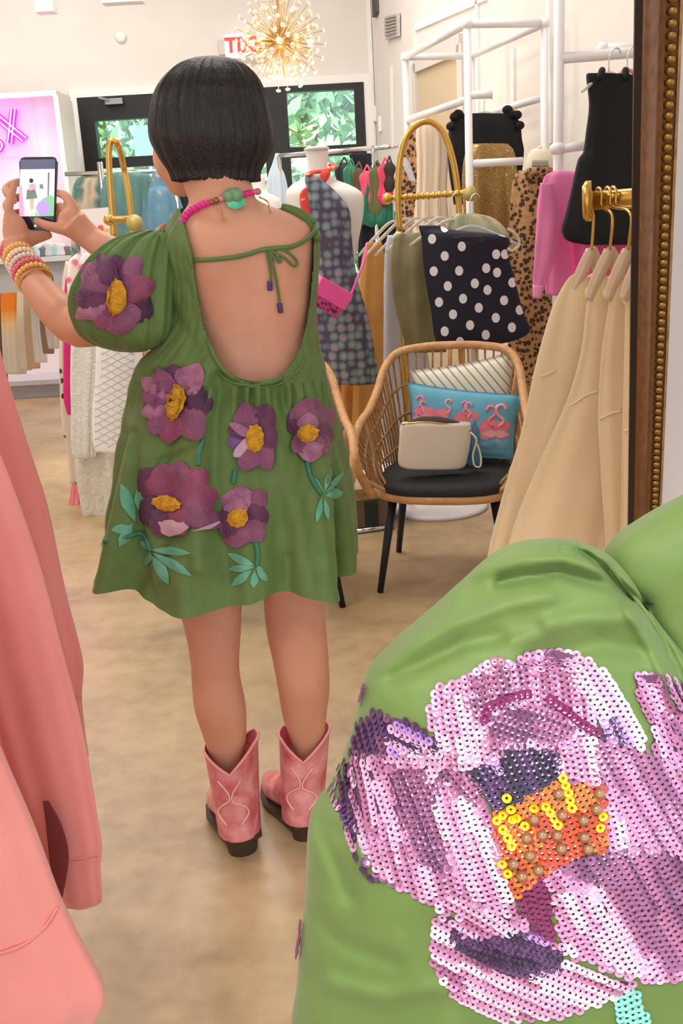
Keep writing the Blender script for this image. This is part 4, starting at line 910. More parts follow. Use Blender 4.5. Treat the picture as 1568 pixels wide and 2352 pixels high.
bag = obj('bag_body', loft([(972, 922, 1080), (985, 918, 1081), (1020, 916, 1079), (1050, 914, 1073), (1068, 916, 1068), (1075, 930, 1055)], 3.66, .30, .035, 48, 24, sup=3.6), IVORY, CLT)
obj('lining', loft([(957, 965, 1010), (964, 945, 1040), (972, 932, 1062), (978, 926, 1070)], 3.675, .22, .02, 32, 10), M('dark_lining', (70, 60, 62), .7), CLT)
obj('zip', tube([at(922, 974, 3.64), at(980, 970, 3.635), at(1040, 978, 3.635), at(1080, 990, 3.64)], .004, 6, smooth=20), GOLD, CLT)
obj('wrist_strap', tube([at(1080, 992, 3.63), at(1094, 1010, 3.62), at(1086, 1045, 3.61), at(1090, 1070, 3.60), at(1102, 1072, 3.60), at(1104, 1050, 3.61), at(1096, 1020, 3.62)], .006, 6, smooth=30, flat=.5), M('strap_cream', (222, 216, 196), .6), CLT)
o = tag(obj('water_bottle', join(lathe([(.024, 0), (.026, .01), (.026, .12), (.022, .14), (.010, .155), (.010, .175)], at(1088, 1068, 3.69), 20)), M('blue_bottle', (86, 140, 186), .2, alpha=.8)), 'slim translucent blue bottle standing behind the clutch bag', 'bottle')

# ------------------------------------------------------------------ hanging sweaters: salmon (left), beige (right)
SALM = M('salmon_fleece', (238, 148, 140), .85, var=(232, 138, 130), scale=6, bmp=.12, bscale=350, sheen=.4)
SALMD = M('salmon_rib', (228, 138, 130), .85)
BEIG = M('beige_fleece', (236, 208, 170), .85, var=(230, 200, 160), scale=6, bmp=.12, bscale=350, sheen=.4)
BEIGS = M('beige_stitch', (240, 214, 178), .8)
def seampx(o, pts, Y, r, mat, par, name='seam'):
    bv = bvh_of(o); out = []
    for x, y in pts: h, n = project(bv, x, y, Y); out.append(h + n * .001)
    obj(name, tube(out, r, 6, smooth=24), mat, par)
def wrinkle(sc, am, seed=1.0):
    def f(p, t, v): return p + Vector((math.cos(t) * .4, math.sin(t), 0)) * am * noise.noise(Vector((p.x * sc, p.z * sc * .6, seed + t * .3)))
    return f
SW = [('far', 1.80, [(560, -150, -60), (700, -140, -28), (860, -140, 10), (1000, -120, 55), (1150, -90, 102), (1370, -40, 152), (1480, 0, 180), (1530, 20, 190), (1600, 40, 186), (1680, 60, 194), (1735, 80, 203)], [(118, 1614), (150, 1608), (186, 1602)]),
      ('mid', 1.50, [(700, -330, -170), (900, -260, -70), (1100, -200, 18), (1300, -120, 88), (1500, -60, 142), (1700, 0, 190), (1850, 55, 218), (1950, 85, 233), (1985, 98, 228), (2070, 128, 232), (2080, 140, 215)], [(120, 1962), (170, 1972), (226, 1962)]),
      ('near', 1.22, [(1100, -560, -280), (1400, -480, -140), (1600, -420, -55), (1740, -380, 2), (1900, -320, 70), (2060, -280, 132), (2180, -250, 190), (2275, -240, 236), (2330, -230, 215), (2420, -220, 150), (2450, -200, 110)], [(-120, 2205), (0, 2188), (60, 2165), (105, 2125), (132, 2082)])]
for nm, Y, rows, sm in SW:
    lab = {'far': 'salmon pink sweater sleeve hanging at left edge, farthest and shortest of three', 'mid': 'salmon pink sweater sleeve with open dark cuff, middle of three at left edge', 'near': 'salmon pink sweater hem with curved seam, nearest of three at lower left'}[nm]
    top = at(rows[0][1], rows[0][0] - 160, Y); E_ = empty('hanging_sweater', at(-150, 1900, Y), lab, 'sweater', 'salmon sweaters on the left rail')
    s = obj('sleeve', loft(rows, Y, .38, .07, 64, 70, folds=[(5, .03, .05, .4, 1.5), (9, .02, .03, 1, 2)], fn=wrinkle(9, .006, Y)), SALM, E_)
    seampx(s, sm, Y, .0028, SALMD, E_, 'cuff_seam')
    b = [(rows[0][0], rows[0][1] - 330, rows[0][2] - 20)] + [(r[0], rows[0][1] - 420, r[1] + 35) for r in rows[2:-2]]
    obj('body', loft(b, Y, .2, .07, 48, 40, folds=[(7, .04, .06, 0, 1)]), SALM, E_)
    if nm == 'mid': obj('cuff_opening', loft([(1840, 98, 112), (1890, 105, 140), (1960, 112, 158), (2030, 122, 150), (2068, 130, 142)], Y - .045, .15, .01, 24, 14), M('dark_red_inside', (122, 52, 52), .9), E_)
p0, p1 = at(-560, 380, 1.15), at(-190, 420, 2.3)
rl = empty('clothes_rail', (p0.x, p0.y, 0), 'white garment rail outside the left edge carrying the salmon sweaters', 'rack')
obj('rail', tube([p0, p1], .014, 10), PIPEW, rl); [obj('post', tube([p, (p.x, p.y, 0)], .014, 10), PIPEW, rl) for p in (p0, p1)]
# beige sweatshirts on gold hangers
gr = empty('gold_rail', at(1348, 460, 1.92), 'round gold clothes rail with disc end beside the mirror frame', 'rack')
ra, rb = at(1350, 462, 1.93), at(1500, 450, 1.90)
obj('rail', tube([ra, rb + (rb - ra) * 1.2], .0165, 16), GOLD, gr)
dr = (rb - ra).normalized(); obj('end_disc', tube([ra - dr * .010, ra - dr * .004, ra + dr * .006], [.028, .036, .036], 28), GOLD, gr)
GCLR = M('gold_glitter_plastic', (226, 196, 164), .2, alpha=.75, spec=.8)
BS = [('left', 1.92, 1354, 640, [(628, 1318, 1340), (640, 1302, 1352), (700, 1270, 1378), (780, 1246, 1385), (870, 1224, 1378), (990, 1198, 1372), (1090, 1168, 1366), (1200, 1140, 1358), (1290, 1120, 1352), (1400, 1100, 1345), (1480, 1100, 1335)], [(1221, 868), (1248, 862), (1276, 850)]),
      ('middle', 1.86, 1396, 600, [(632, 1360, 1388), (645, 1354, 1398), (720, 1345, 1412), (800, 1335, 1418), (900, 1308, 1420), (980, 1276, 1420), (1080, 1232, 1415), (1200, 1184, 1405), (1290, 1160, 1400), (1400, 1140, 1395), (1480, 1140, 1390)], [(1287, 938), (1320, 925), (1345, 908), (1373, 898)]),
      ('right', 1.80, 1438, 615, [(640, 1408, 1430), (655, 1402, 1440), (720, 1396, 1450), (820, 1380, 1460), (950, 1374, 1470), (1060, 1380, 1480), (1200, 1388, 1490), (1300, 1392, 1495), (1420, 1396, 1495)], [(1378, 962), (1402, 950), (1424, 944)]),
      ('last', 1.74, 1475, 600, [(640, 1438, 1462), (680, 1436, 1475), (800, 1434, 1500), (1000, 1430, 1520), (1250, 1424, 1530), (1400, 1420, 1530)], [(1435, 990), (1450, 985)])]
for k, (nm, Y, hx, hy, rows, sm) in enumerate(BS):
    lab = ['beige sweatshirt on gold hanger, leftmost of the four', 'beige sweatshirt on gold hanger, second from left, over the leftmost one', 'beige sweatshirt on gold hanger, third from left beside the mirror frame', 'beige sweatshirt mostly hidden behind the mirror frame edge'][k]
    E_ = empty('beige_sweatshirt', at(hx - 60, 1500, Y), lab, 'sweatshirt', 'beige sweatshirts on the gold rail')
    s = obj('body', loft(rows, Y, .34, .05, 64, 70, folds=[(4, .03, .08, .5 + k, 1.2), (7, .02, .05, 1.7 * k, 2)], fn=wrinkle(10, .005, k)), BEIG, E_)
    seampx(s, sm, Y, .0026, BEIGS, E_)
    cx, cy, _ = (hx + 8, rows[0][0] + 20, 0)
    obj('collar', tube([at(cx - 18, cy, Y + .01), at(cx - 4, cy + 34, Y - .02), at(cx + 22, cy + 10, Y + .02), at(cx + 6, cy - 12, Y + .05)], .008, 8, closed=True, smooth=24), BEIGS, E_)
    tp = ra + dr * ((at(hx, 450, Y).x - ra.x) / dr.x) + Vector((0, 0, .02)); H_ = empty('gold_hanger', tp, ['gold hook hanger on the left end of the gold rail', 'gold hook hanger second along the gold rail', 'gold hook hanger third along the gold rail', 'gold hook hanger behind the mirror frame edge'][k], 'hanger', 'gold hangers on the gold rail')
    nk = at(hx + 4, 575, Y)
    obj('hook', tube([tp + Vector((0, .02, -.02)), tp + Vector((0, .018, -.004)), tp + Vector((0, 0, .002)), tp + Vector((0, -.022, -.008)), tp + Vector((0, -.022, -.03)), nk + Vector((0, -.01, .06)), nk], .0026, 8, smooth=40), GOLD, H_)
    obj('shoulder_bar', join(tube([nk, at(hx - 12, 610, Y), at(hx - 30, 650, Y), at(hx - 44, 690, Y)], [.011, .012, .011, .008], 8, smooth=16), tube([nk, at(hx + 18, 612, Y + .02), at(hx + 30, 650, Y + .04)], [.011, .012, .01], 8, smooth=12)), GCLR, H_)

# ------------------------------------------------------------------ shop fittings on the right: pipe racks
def rack(name, loc, label): return empty(name, (loc[0], loc[1], 0), label, 'rack')
def pipe(par, a, b, nm, r=.019, mat=PIPEW, collar=True):
    obj(nm, tube([a, b], r, 12), mat, par)
R1 = at(1072, 55, 5.2); R2 = at(930, 125, 6.15); R3 = at(1250, 58, 5.3); R2.z = R3.z = R1.z; R4 = R2 + R3 - R1
RA = rack('pipe_rack', R1, 'white pipe clothes rack with open top frame by the right wall')
for p in (R1, R2, R3, R4): pipe(RA, p, Vector((p.x, p.y, 0)), 'post')
for a, b in ((R1, R2), (R1, R3), (R3, R4), (R2, R4)): pipe(RA, a, b, 'top_rail')
for p in (R1, R2, R3, R4): obj('elbow', sphere(p, .028, 12, 8), PIPEW, RA)
z1 = at(1078, 228, 5.2).z; q1, q2 = Vector((R1.x, R1.y, z1)), Vector((R2.x, R2.y, z1)); pipe(RA, q1, q2, 'hanging_rail')
q3, q4 = Vector((R3.x, R3.y, z1)), Vector((R4.x, R4.y, z1)); pipe(RA, q3, q4, 'hanging_rail')
pipe(RA, at(1080, 218, 5.2), at(1131, 217, 5.18), 'stub_arm'); z2 = at(1085, 376, 5.2)
pipe(RA, z2, at(1200, 370, 5.2), 'stub_arm')
R5 = at(1285, -80, 4.3); z3 = at(1300, 133, 4.3)
RB = rack('pipe_rack', R5, 'tall white pipe rack carrying the black dress beside the mirror frame')
pipe(RB, Vector((R5.x, R5.y, 2.6)), Vector((R5.x, R5.y, 0)), 'post', .021)
b5 = Vector((R5.x, R5.y, z3.z)); pipe(RB, b5, b5 + Vector((.62, -.1, 0)), 'hanging_rail', .021); pipe(RB, b5 + Vector((.62, -.1, 0)), Vector((R5.x + .62, R5.y - .1, 0)), 'post')
pipe(RB, at(1385, 114, 4.35), at(1480, 112, 4.3), 'hanging_rail', .024); obj('end_ball', sphere(at(1385, 114, 4.35), .03, 12, 8), PIPEW, RB)
c5 = at(1308, 340, 4.3); obj('clamp', sphere(Vector((R5.x, R5.y, c5.z)), .036, 12, 8, (1, 1, .8)), PIPEW, RB); pipe(RB, Vector((R5.x, R5.y, c5.z)), at(1345, 334, 4.25), 'stub_arm')

# ------------------------------------------------------------------ hanging clothes
def hanger(cx, cy, half, Y, drop, mat, label, group, rail_z=None, ry=0):
    c = at(cx, cy, Y); m_ = mpp(Y); E_ = empty('clothes_hanger', c, label, 'hanger', group); d = Vector((math.cos(ry), math.sin(ry), 0))
    hz = (rail_z if rail_z is not None else c.z + .10)
    obj('hook', tube([c, Vector((c.x, c.y, hz - .02)), Vector((c.x, c.y, hz + .006)) + d * .012, Vector((c.x, c.y, hz + .012)) + d * .03, Vector((c.x, c.y, hz - .006)) + d * .042], .0028, 6, smooth=24), CHROME, E_)
    w_ = half * m_; dz = drop * m_
    obj('shoulder_bar', tube([c - d * w_ - Vector((0, 0, dz)), c - d * w_ * .5 - Vector((0, 0, dz * .42)), c, c + d * w_ * .5 - Vector((0, 0, dz * .42)), c + d * w_ - Vector((0, 0, dz))], [.006, .008, .007, .008, .006], 8, smooth=24), mat, E_)
    return E_
def garment(name, label, cat, rows, Y, mat, folds=None, ratio=.3, tmax=.055, group=None, wr=.004, n=64, rings=54, sup=2.2):
    o = obj(name, loft(rows, Y, ratio, tmax, n, rings, folds=folds or [(5, .06, .12, 1, 1.2), (11, .04, .08, 2, .8), (17, .02, .04, 0, .5)], fn=wrinkle(12, wr, Y * 3), sup=sup), mat)
    return tag(o, label, cat, group)
LEO = Mvor('leopard_print', 46, [(0, (112, 74, 48)), (.22, (58, 38, 28)), (.42, (52, 34, 26)), (.5, (176, 132, 88)), (1, (196, 152, 104))], .75, noisy=.012)
SEQG = Mvor('gold_sequin_cloth', 120, [(0, (226, 196, 128)), (.3, (178, 142, 82)), (.7, (140, 108, 58)), (1, (250, 232, 180))], .3)
MATS['gold_sequin_cloth'].node_tree.nodes['Principled BSDF'].inputs['Metallic'].default_value = .5
CREAM = M('cream_pleat', (236, 214, 190), .7, bmp=.4, bscale=30, sc3=(3, 3, .1))
OLIVE = M('olive_satin', (150, 142, 104), .35, var=(128, 120, 86), scale=10)
MUST = M('mustard_cloth', (214, 160, 88), .7, var=(196, 140, 70), scale=8)
PWHT = M('pale_white_cloth', (222, 224, 232), .7, var=(206, 208, 220), scale=6)
NAVY = M('navy_cloth', (22, 24, 44), .6)
PINK = M('bubblegum_cotton', (242, 140, 196), .75, var=(236, 126, 186), scale=8)
HOTP = M('hot_pink_cloth', (236, 84, 158), .7)
garment('leopard_dress', 'leopard print dress hanging far back behind the gold arch', 'dress', [(300, 935, 962), (340, 924, 972), (420, 918, 978), (520, 915, 985), (620, 910, 990)], 5.95, LEO)
garment('pleated_dress', 'pale cream pleated dress seen through the gold arch', 'dress', [(284, 962, 1012), (300, 956, 1026), (360, 958, 1028), (440, 957, 1025), (520, 950, 1030), (600, 945, 1035)], 5.75, CREAM, [(9, .06, .08, 0, .3), (15, .03, .04, 1, .3)])
garment('small_white_tag_cloth', 'narrow white hang tag ribbon beside the leopard dress', 'tag', [(362, 922, 932), (380, 926, 942), (416, 940, 954)], 5.5, PWHT, ratio=.2)
bt = garment('black_ruffle_top', 'black top with ruffled shoulders on the white pipe rack', 'top', [(262, 1040, 1180), (285, 1032, 1192), (320, 1028, 1196), (345, 1026, 1200), (400, 1030, 1195), (470, 1040, 1185)], 5.45, BLACKC, [(7, .05, .06, 1, 1)])
for sx_, sy_ in ((1044, 268), (1052, 262), (1172, 262), (1186, 264), (1165, 252), (1036, 290), (1192, 288)): obj('ruffle', sphere(at(sx_, sy_, 5.42), .028, 9, 6, (1, .8, .8)), BLACKC, bt)
garment('gold_sequin_dress', 'shimmering gold sequin dress hanging below the black ruffle top', 'dress', [(330, 1085, 1165), (345, 1072, 1178), (380, 1064, 1184), (440, 1062, 1188), (500, 1066, 1190), (580, 1068, 1188)], 5.32, SEQG, [(6, .04, .05, 1, 1)])
garment('leopard_maxi_dress', 'long leopard print dress hanging under the pale cap', 'dress', [(392, 1190, 1280), (410, 1180, 1290), (480, 1172, 1300), (600, 1168, 1310), (720, 1166, 1315), (800, 1168, 1310), (960, 1170, 1310)], 4.95, LEO, [(6, .05, .07, 1, 1)], .35)
CP = empty('baseball_cap', at(1240, 385, 4.9), 'pale cream baseball cap with leopard brim above the leopard dress', 'cap')
obj('crown', loft([(341, 1226, 1252), (347, 1217, 1262), (360, 1211, 1270), (376, 1208, 1274), (390, 1208, 1276)], 4.9, .95, .1, 40, 20), M('cream_cap', (226, 216, 196), .8), CP)
obj('brim', loft([(386, 1212, 1268), (396, 1212, 1266), (404, 1218, 1262)], 4.84, 1.1, .09, 32, 8), LEO, CP); obj('top_button', sphere(at(1239, 341, 4.88), .012, 8, 6), M('cream_cap', (226, 216, 196), .8), CP)
capl = obj('stitched_patch', loft([(368, 1222, 1258), (384, 1220, 1260)], 4.815, .12, .006, 20, 4, sup=4), M('grey_patch', (168, 158, 144), .7), CP)
pk = empty('pink_shirt', at(1280, 690, 4.1), 'bubblegum pink shirt with long sleeve hanging on the tall white rack', 'shirt')
obj('sleeve', loft([(420, 1240, 1270), (450, 1236, 1278), (520, 1230, 1284), (580, 1227, 1276), (640, 1224, 1258), (672, 1223, 1244), (686, 1224, 1240)], 4.05, .5, .05, 40, 40, folds=[(5, .06, .06, 1, 3)], fn=wrinkle(16, .008)), PINK, pk)
obj('body', loft([(392, 1275, 1310), (402, 1254, 1330), (430, 1245, 1345), (520, 1250, 1350), (600, 1252, 1350), (678, 1254, 1340)], 4.15, .3, .06, 56, 40, folds=[(6, .05, .07, 1, 1)]), PINK, pk)
obj('cuff', loft([(655, 1223, 1248), (684, 1224, 1241)], 4.04, .55, .05, 24, 6), M('pink_cuff', (246, 160, 206), .7), pk)
garment('hot_pink_garment', 'hot pink skirt hem showing below the black dress', 'skirt', [(520, 1300, 1475), (560, 1306, 1475), (600, 1310, 1475), (642, 1312, 1475)], 4.02, HOTP, [(9, .05, .06, 1, 1)])
bd = garment('black_dress', 'black sleeveless dress hanging high on the tall rack by the mirror frame', 'dress', [(168, 1350, 1380), (178, 1346, 1470), (240, 1352, 1478), (300, 1346, 1484), (352, 1338, 1488), (362, 1328, 1492), (430, 1312, 1505), (490, 1298, 1515), (530, 1289, 1520), (552, 1300, 1520), (562, 1340, 1515)], 3.88, BLACKC, [(5, .05, .09, 1, .8), (9, .02, .06, 2, .5)], .25)
for x, dx in ((1376, 6), (1440, -4)): obj('strap', tube([at(x, 182, 3.84), at(x + dx, 162, 3.86), at(x + dx, 168, 3.92)], .012, 8, smooth=10), BLACKC, bd)
hanger(1398, 168, 58, 3.87, 34, CLEAR, 'clear plastic hanger holding the black dress', 'clear hangers', at(1398, 120, 3.87).z)
hanger(1440, 160, 50, 3.95, 34, M('pink_hanger', (240, 170, 205), .3), 'pale pink hanger at the top of the black dress', 'clear hangers', at(1440, 116, 3.95).z)
hanger(1112, 258, 62, 5.44, 26, CLEAR, 'clear plastic hanger under the black ruffle top', 'clear hangers', at(1112, 226, 5.44).z)

# gold arch waterfall rack with base plate (right) and its twin (left)
def arch_rack(P, Y, tag_px, bar, base, label, dep=(0, 0)):
    pts = [at(x, y, Y + (dep[1] if i > len(P) / 2 else 0)) for i, (x, y) in enumerate(P)]; E_ = rack('arch_rack', pts[0], label)
    f = [Vector((pts[0].x, pts[0].y, .03))] + pts + [Vector((pts[-1].x, pts[-1].y, .03))]
    obj('arch', tube(f[:1] + pts[:1], .014, 10), GOLD, E_); obj('arch', tube(f[-2:], .014, 10), GOLD, E_)
    obj('arch', tube(pts, .0145, 12, smooth=60), GOLD, E_)
    a, b = [at(x, y, Y + dy) for x, y, dy in bar]; obj('hanging_bar', tube([a, b], .011, 10), GOLD, E_)
    n_ = 14
    for k in range(n_): obj('bar_bead', sphere(a.lerp(b, (k + .5) / n_), .016, 8, 6), GOLD, E_)
    dcp = at(tag_px[0], tag_px[1], Y - .2); obj('end_disc', tube([dcp, dcp + Vector((0, .012, 0))], tag_px[2] * mpp(Y - .2), 28), M('pale_gold_disc', (206, 188, 118), .45, .35), E_)
    obj('end_knob', sphere(a, .026, 12, 8), GOLD, E_)
    cc = (f[0] + f[-1]) / 2; r_ = base
    obj('base_plate', lathe([(r_, 0), (r_, .012), (r_ * .96, .02), (r_ * .3, .024)], (cc.x, cc.y, .001), 48), M('white_base_plate', (228, 226, 232), .4), E_)
    return E_
arch_rack([(918, 530), (914, 450), (918, 370), (935, 310), (965, 282), (992, 281), (1018, 305), (1040, 370), (1052, 450), (1056, 545)], 4.72, (1080, 445, 16), ((890, 456, .1), (1070, 443, -.15)), .245, 'gold arch clothes rack on round white base behind the rattan chair')
arch_rack([(262, 545), (255, 450), (250, 360), (253, 328), (260, 320), (270, 330), (283, 380), (296, 450), (304, 520), (308, 560)], 4.9, (308, 512, 18), ((250, 505, -.1), (300, 503, .3)), .22, 'narrow gold arch clothes rack left of the person\'s head', (0, .2))
# garments on the right arch
garment('mustard_trousers', 'mustard yellow trousers, leftmost garment on the gold arch rack', 'trousers', [(556, 842, 876), (600, 830, 884), (700, 822, 886), (820, 815, 884), (940, 810, 876), (1040, 806, 868)], 4.85, MUST, [(5, .06, .08, 0, .5), (9, .03, .05, 1, .6)])
garment('white_dress', 'pale white dress hanging between mustard trousers and olive blouse', 'dress', [(540, 890, 930), (580, 882, 945), (700, 880, 960), (840, 878, 985), (960, 876, 1000), (1060, 880, 1010)], 4.75, PWHT, [(5, .06, .08, 1, .5)])
ob = garment('olive_blouse', 'olive satin blouse draped beside the polka dot top', 'blouse', [(535, 915, 985), (550, 905, 1000), (620, 900, 1010), (700, 908, 1015), (770, 925, 1020), (808, 940, 1020)], 4.62, OLIVE, [(4, .1, .14, 1, 1.5), (7, .05, .08, 0, 2)], .35)
garment('sage_blouse', 'pale sage blouse collar behind the polka dot top', 'blouse', [(490, 1050, 1090), (500, 1035, 1130), (530, 1028, 1160), (580, 1030, 1165), (640, 1035, 1160)], 4.6, M('sage_cloth', (196, 196, 160), .5, var=(170, 170, 132), scale=14), [(8, .08, .06, 1, 1)])
PD = garment('polka_dot_top', 'navy sleeveless top with large white polka dots', 'top', [(518, 962, 1010), (526, 962, 1030), (545, 966, 1164), (580, 968, 1165), (650, 976, 1182), (720, 988, 1200), (760, 992, 1214), (782, 998, 1180), (796, 1000, 1100)], 4.42, NAVY, [(3, .03, .05, 1, .6)], .22, .05, wr=.002)
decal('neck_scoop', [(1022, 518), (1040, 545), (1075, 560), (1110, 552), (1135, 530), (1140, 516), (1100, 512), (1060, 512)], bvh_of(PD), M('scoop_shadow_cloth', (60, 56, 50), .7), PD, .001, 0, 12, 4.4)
bvq = bvh_of(PD); DOT = M('dot_white', (236, 238, 244), .7)
for x, y in ((992, 549), (1021, 588), (1060, 566), (1021, 523), (1156, 533), (1159, 584), (1054, 622), (996, 623), (1139, 584), (1116, 616), (1141, 626), (1028, 657), (1090, 651), (1176, 649), (1119, 666), (1008, 694), (1063, 686), (1099, 707), (1157, 690), (1040, 722), (1193, 712), (1138, 730), (1079, 747), (1021, 761), (1115, 769), (1175, 752), (1056, 785)):
    decal('dot', [(x + 9.5 * math.cos(k * .5236), y + 11.5 * math.sin(k * .5236)) for k in range(12)], bvq, DOT, PD, .003, 0, 8, 4.4)
GH = 'clear hangers on the gold arch rack'
for k, (x, y, hf, Y, dr_) in enumerate(((905, 508, 84, 4.9, 70), (930, 503, 92, 4.84, 74), (960, 500, 100, 4.78, 76), (985, 498, 100, 4.7, 70), (1010, 500, 95, 4.64, 64), (1035, 505, 95, 4.58, 50))):
    hanger(x, y, hf, Y, dr_, CLEAR, 'clear acrylic hanger on the gold arch rack, %s from the left' % ['first', 'second', 'third', 'fourth', 'fifth', 'sixth'][k], GH, at(x, 452, Y).z, .15)
H6 = hanger(1080, 520, 108, 4.46, 46, M('clear_blue_plastic', (206, 222, 236), .12, alpha=.55, spec=.8), 'clear blue hanger poking out right of the polka dot top', GH, at(1080, 452, 4.4).z)
obj('hanger_loop', tube([at(1165, 525, 4.40), at(1186, 540, 4.40), at(1192, 562, 4.40), at(1176, 576, 4.40), at(1165, 570, 4.40)], .006, 8, smooth=24), CLEAR, H6)

# ------------------------------------------------------------------ mannequin with halter dress, bag
MQ = empty('mannequin', gnd(760, 1150), 'white dress form mannequin on wooden stand wearing the floral halter dress', 'mannequin')
MANN = M('mannequin_white', (242, 240, 236), .45)
obj('torso_form', loft([(342, 702, 752), (346, 700, 755), (372, 706, 752), (396, 704, 754), (412, 690, 770), (426, 668, 806), (445, 656, 832), (490, 664, 834), (560, 676, 822), (640, 690, 812), (720, 690, 826), (800, 695, 845), (850, 700, 850)], 4.62, .62, .12, 56, 60), MANN, MQ)
obj('neck_cap', lathe([(.054, 0), (.056, .008), (.045, .014)], at(727, 345, 4.62), 28), M('neck_cap_grey', (226, 224, 220), .5), MQ)
OAK = M('light_oak', (196, 150, 96), .5, var=(176, 128, 76), scale=8, sc3=(20, 20, 2))
hub = at(772, 855, 4.62); obj('pole', tube([hub, Vector((hub.x, hub.y, .45))], .017, 10), OAK, MQ)
for a in (0.4, 2.5, 4.6): obj('stand_leg', tube([Vector((hub.x, hub.y, .55)), Vector((hub.x + .22 * math.cos(a), hub.y + .22 * math.sin(a), .0))], .014, 8), OAK, MQ)
FLO = Mvor('floral_halter', 25, [(0, (226, 96, 160)), (.14, (206, 110, 150)), (.22, (140, 164, 158)), (.46, (110, 128, 134)), (.6, (84, 72, 98)), (1, (62, 52, 82))], .7, noisy=.006, rnd=.35)
COR = Mvor('coral_print', 30, [(0, (250, 236, 226)), (.16, (248, 220, 208)), (.28, (238, 84, 70)), (1, (226, 66, 62))], .7, noisy=.03)
HD = garment('halter_dress', 'dark floral halter dress with coral panel on the white mannequin', 'dress', [(398, 702, 716), (412, 700, 738), (440, 706, 770), (480, 712, 800), (540, 718, 806), (600, 722, 812), (660, 724, 824), (740, 730, 846), (820, 738, 860), (872, 745, 866), (880, 752, 864)], 4.5, FLO, [(4, .02, .06, 1, .5), (9, .01, .04, 2, .5)], .5, .16)
obj('coral_panel', loft([(392, 738, 760), (415, 728, 752), (440, 690, 722), (480, 690, 722), (560, 702, 728), (660, 705, 735), (760, 706, 745), (860, 712, 752), (882, 716, 756)], 4.52, .5, .1, 40, 50, folds=[(5, .04, .06, 1, 1)]), COR, HD)
obj('halter_strap', tube([at(708, 402, 4.48), at(716, 396, 4.52), at(748, 392, 4.54), at(766, 384, 4.6), at(760, 378, 4.66)], .016, 8, smooth=20, flat=.5), COR, HD)
pb_ = empty('pink_bag', at(760, 690, 4.36), 'bright pink boxy shoulder bag slung across the floral halter dress', 'bag')
Rb = Matrix.Rotation(math.radians(33), 3, 'Y') @ Matrix.Rotation(math.radians(14), 3, 'Z')
bc = at(762, 672, 4.33); obj('bag_body', box(bc, (.155, .07, .075), Rb), M('neon_pink_vinyl', (250, 96, 178), .35, coat=.4), pb_, False)
obj('mesh_panel', box(bc + Rb @ Vector((-.012, -.002, -.058)), (.15, .066, .045), Rb), Mvor('pink_black_mesh', 60, [(0, (40, 24, 40)), (.3, (90, 30, 70)), (.6, (206, 60, 140)), (1, (226, 70, 150))], .5), pb_, False)
obj('strap', tube([bc + Rb @ Vector((.08, 0, .02)), at(820, 640, 4.36), at(835, 600, 4.42), at(842, 560, 4.55)], .006, 6, smooth=20), M('neon_pink_vinyl', (250, 96, 178), .35), pb_)
garment('coral_tiered_skirt', 'coral and white patterned skirt hanging behind the mannequin', 'skirt', [(700, 700, 745), (760, 702, 752), (840, 705, 760), (900, 712, 770), (935, 715, 775)], 4.78, M('coral_plain', (214, 70, 66), .7, var=(232, 100, 90), scale=14), [(7, .06, .08, 1, .5)])
garment('beige_skirt', 'long tan pleated skirt hanging under the floral halter dress', 'skirt', [(860, 770, 870), (920, 766, 872), (1000, 764, 874), (1060, 762, 874)], 4.95, MUST, [(9, .06, .08, 1, .5)])
# second mannequin just behind the neck, with pale blue cloth
M2 = empty('mannequin', Vector((at(590, 420, 6.2).x, 6.2, 0)), 'second white mannequin hidden behind the person\'s neck', 'mannequin')
obj('neck', loft([(400, 572, 608), (420, 570, 610), (440, 566, 612), (455, 550, 640), (500, 545, 650), (640, 555, 640)], 6.2, .7, .1, 32, 24), MANN, M2); p = at(595, 640, 6.2); obj('pole', tube([p, (p.x, p.y, 0)], .02), OAK, M2)
garment('pale_blue_shirt', 'pale blue white shirt hanging beside the second mannequin', 'shirt', [(352, 632, 642), (378, 624, 642), (400, 616, 652), (440, 610, 660), (520, 606, 664)], 6.5, M('pale_blue_cloth', (206, 224, 240), .7), ratio=.3)

# chrome rail with swimwear
CRK = rack('chrome_rack', at(858, 345, 6.4), 'chrome clothes rail carrying bright swimwear behind the mannequin')
a, b = at(640, 358, 6.5), at(857, 340, 6.35); c_ = a.lerp(b, 1.26); obj('rail_end', tube([b, c_], .014, 10), CHROME, CRK); b0 = Vector((b.x, b.y, 0)); a0 = Vector((a.x, a.y, 0))
obj('rail', tube([a, b], .014, 10), CHROME, CRK); obj('post', tube([b + Vector((0, 0, .01)), b0], .014, 10), CHROME, CRK); obj('post', tube([a, a0], .014, 10), CHROME, CRK)
SWM = [(768, 812, 375, 470, (40, 40, 44), 'black swimsuit left on the chrome rail'), (786, 826, 378, 500, (56, 128, 104), 'emerald green swimsuit on the chrome rail'), (806, 842, 385, 520, (96, 84, 60), 'olive swimsuit on the chrome rail'), (824, 862, 392, 480, (250, 92, 130), 'neon coral bikini top on the chrome rail'),
       (846, 886, 382, 500, (110, 106, 62), 'khaki swimsuit beside the chrome post'), (866, 902, 376, 470, (244, 74, 118), 'neon pink bikini right on the chrome rail'), (880, 908, 372, 440, (60, 48, 46), 'dark brown bikini at the right end of chrome rail')]
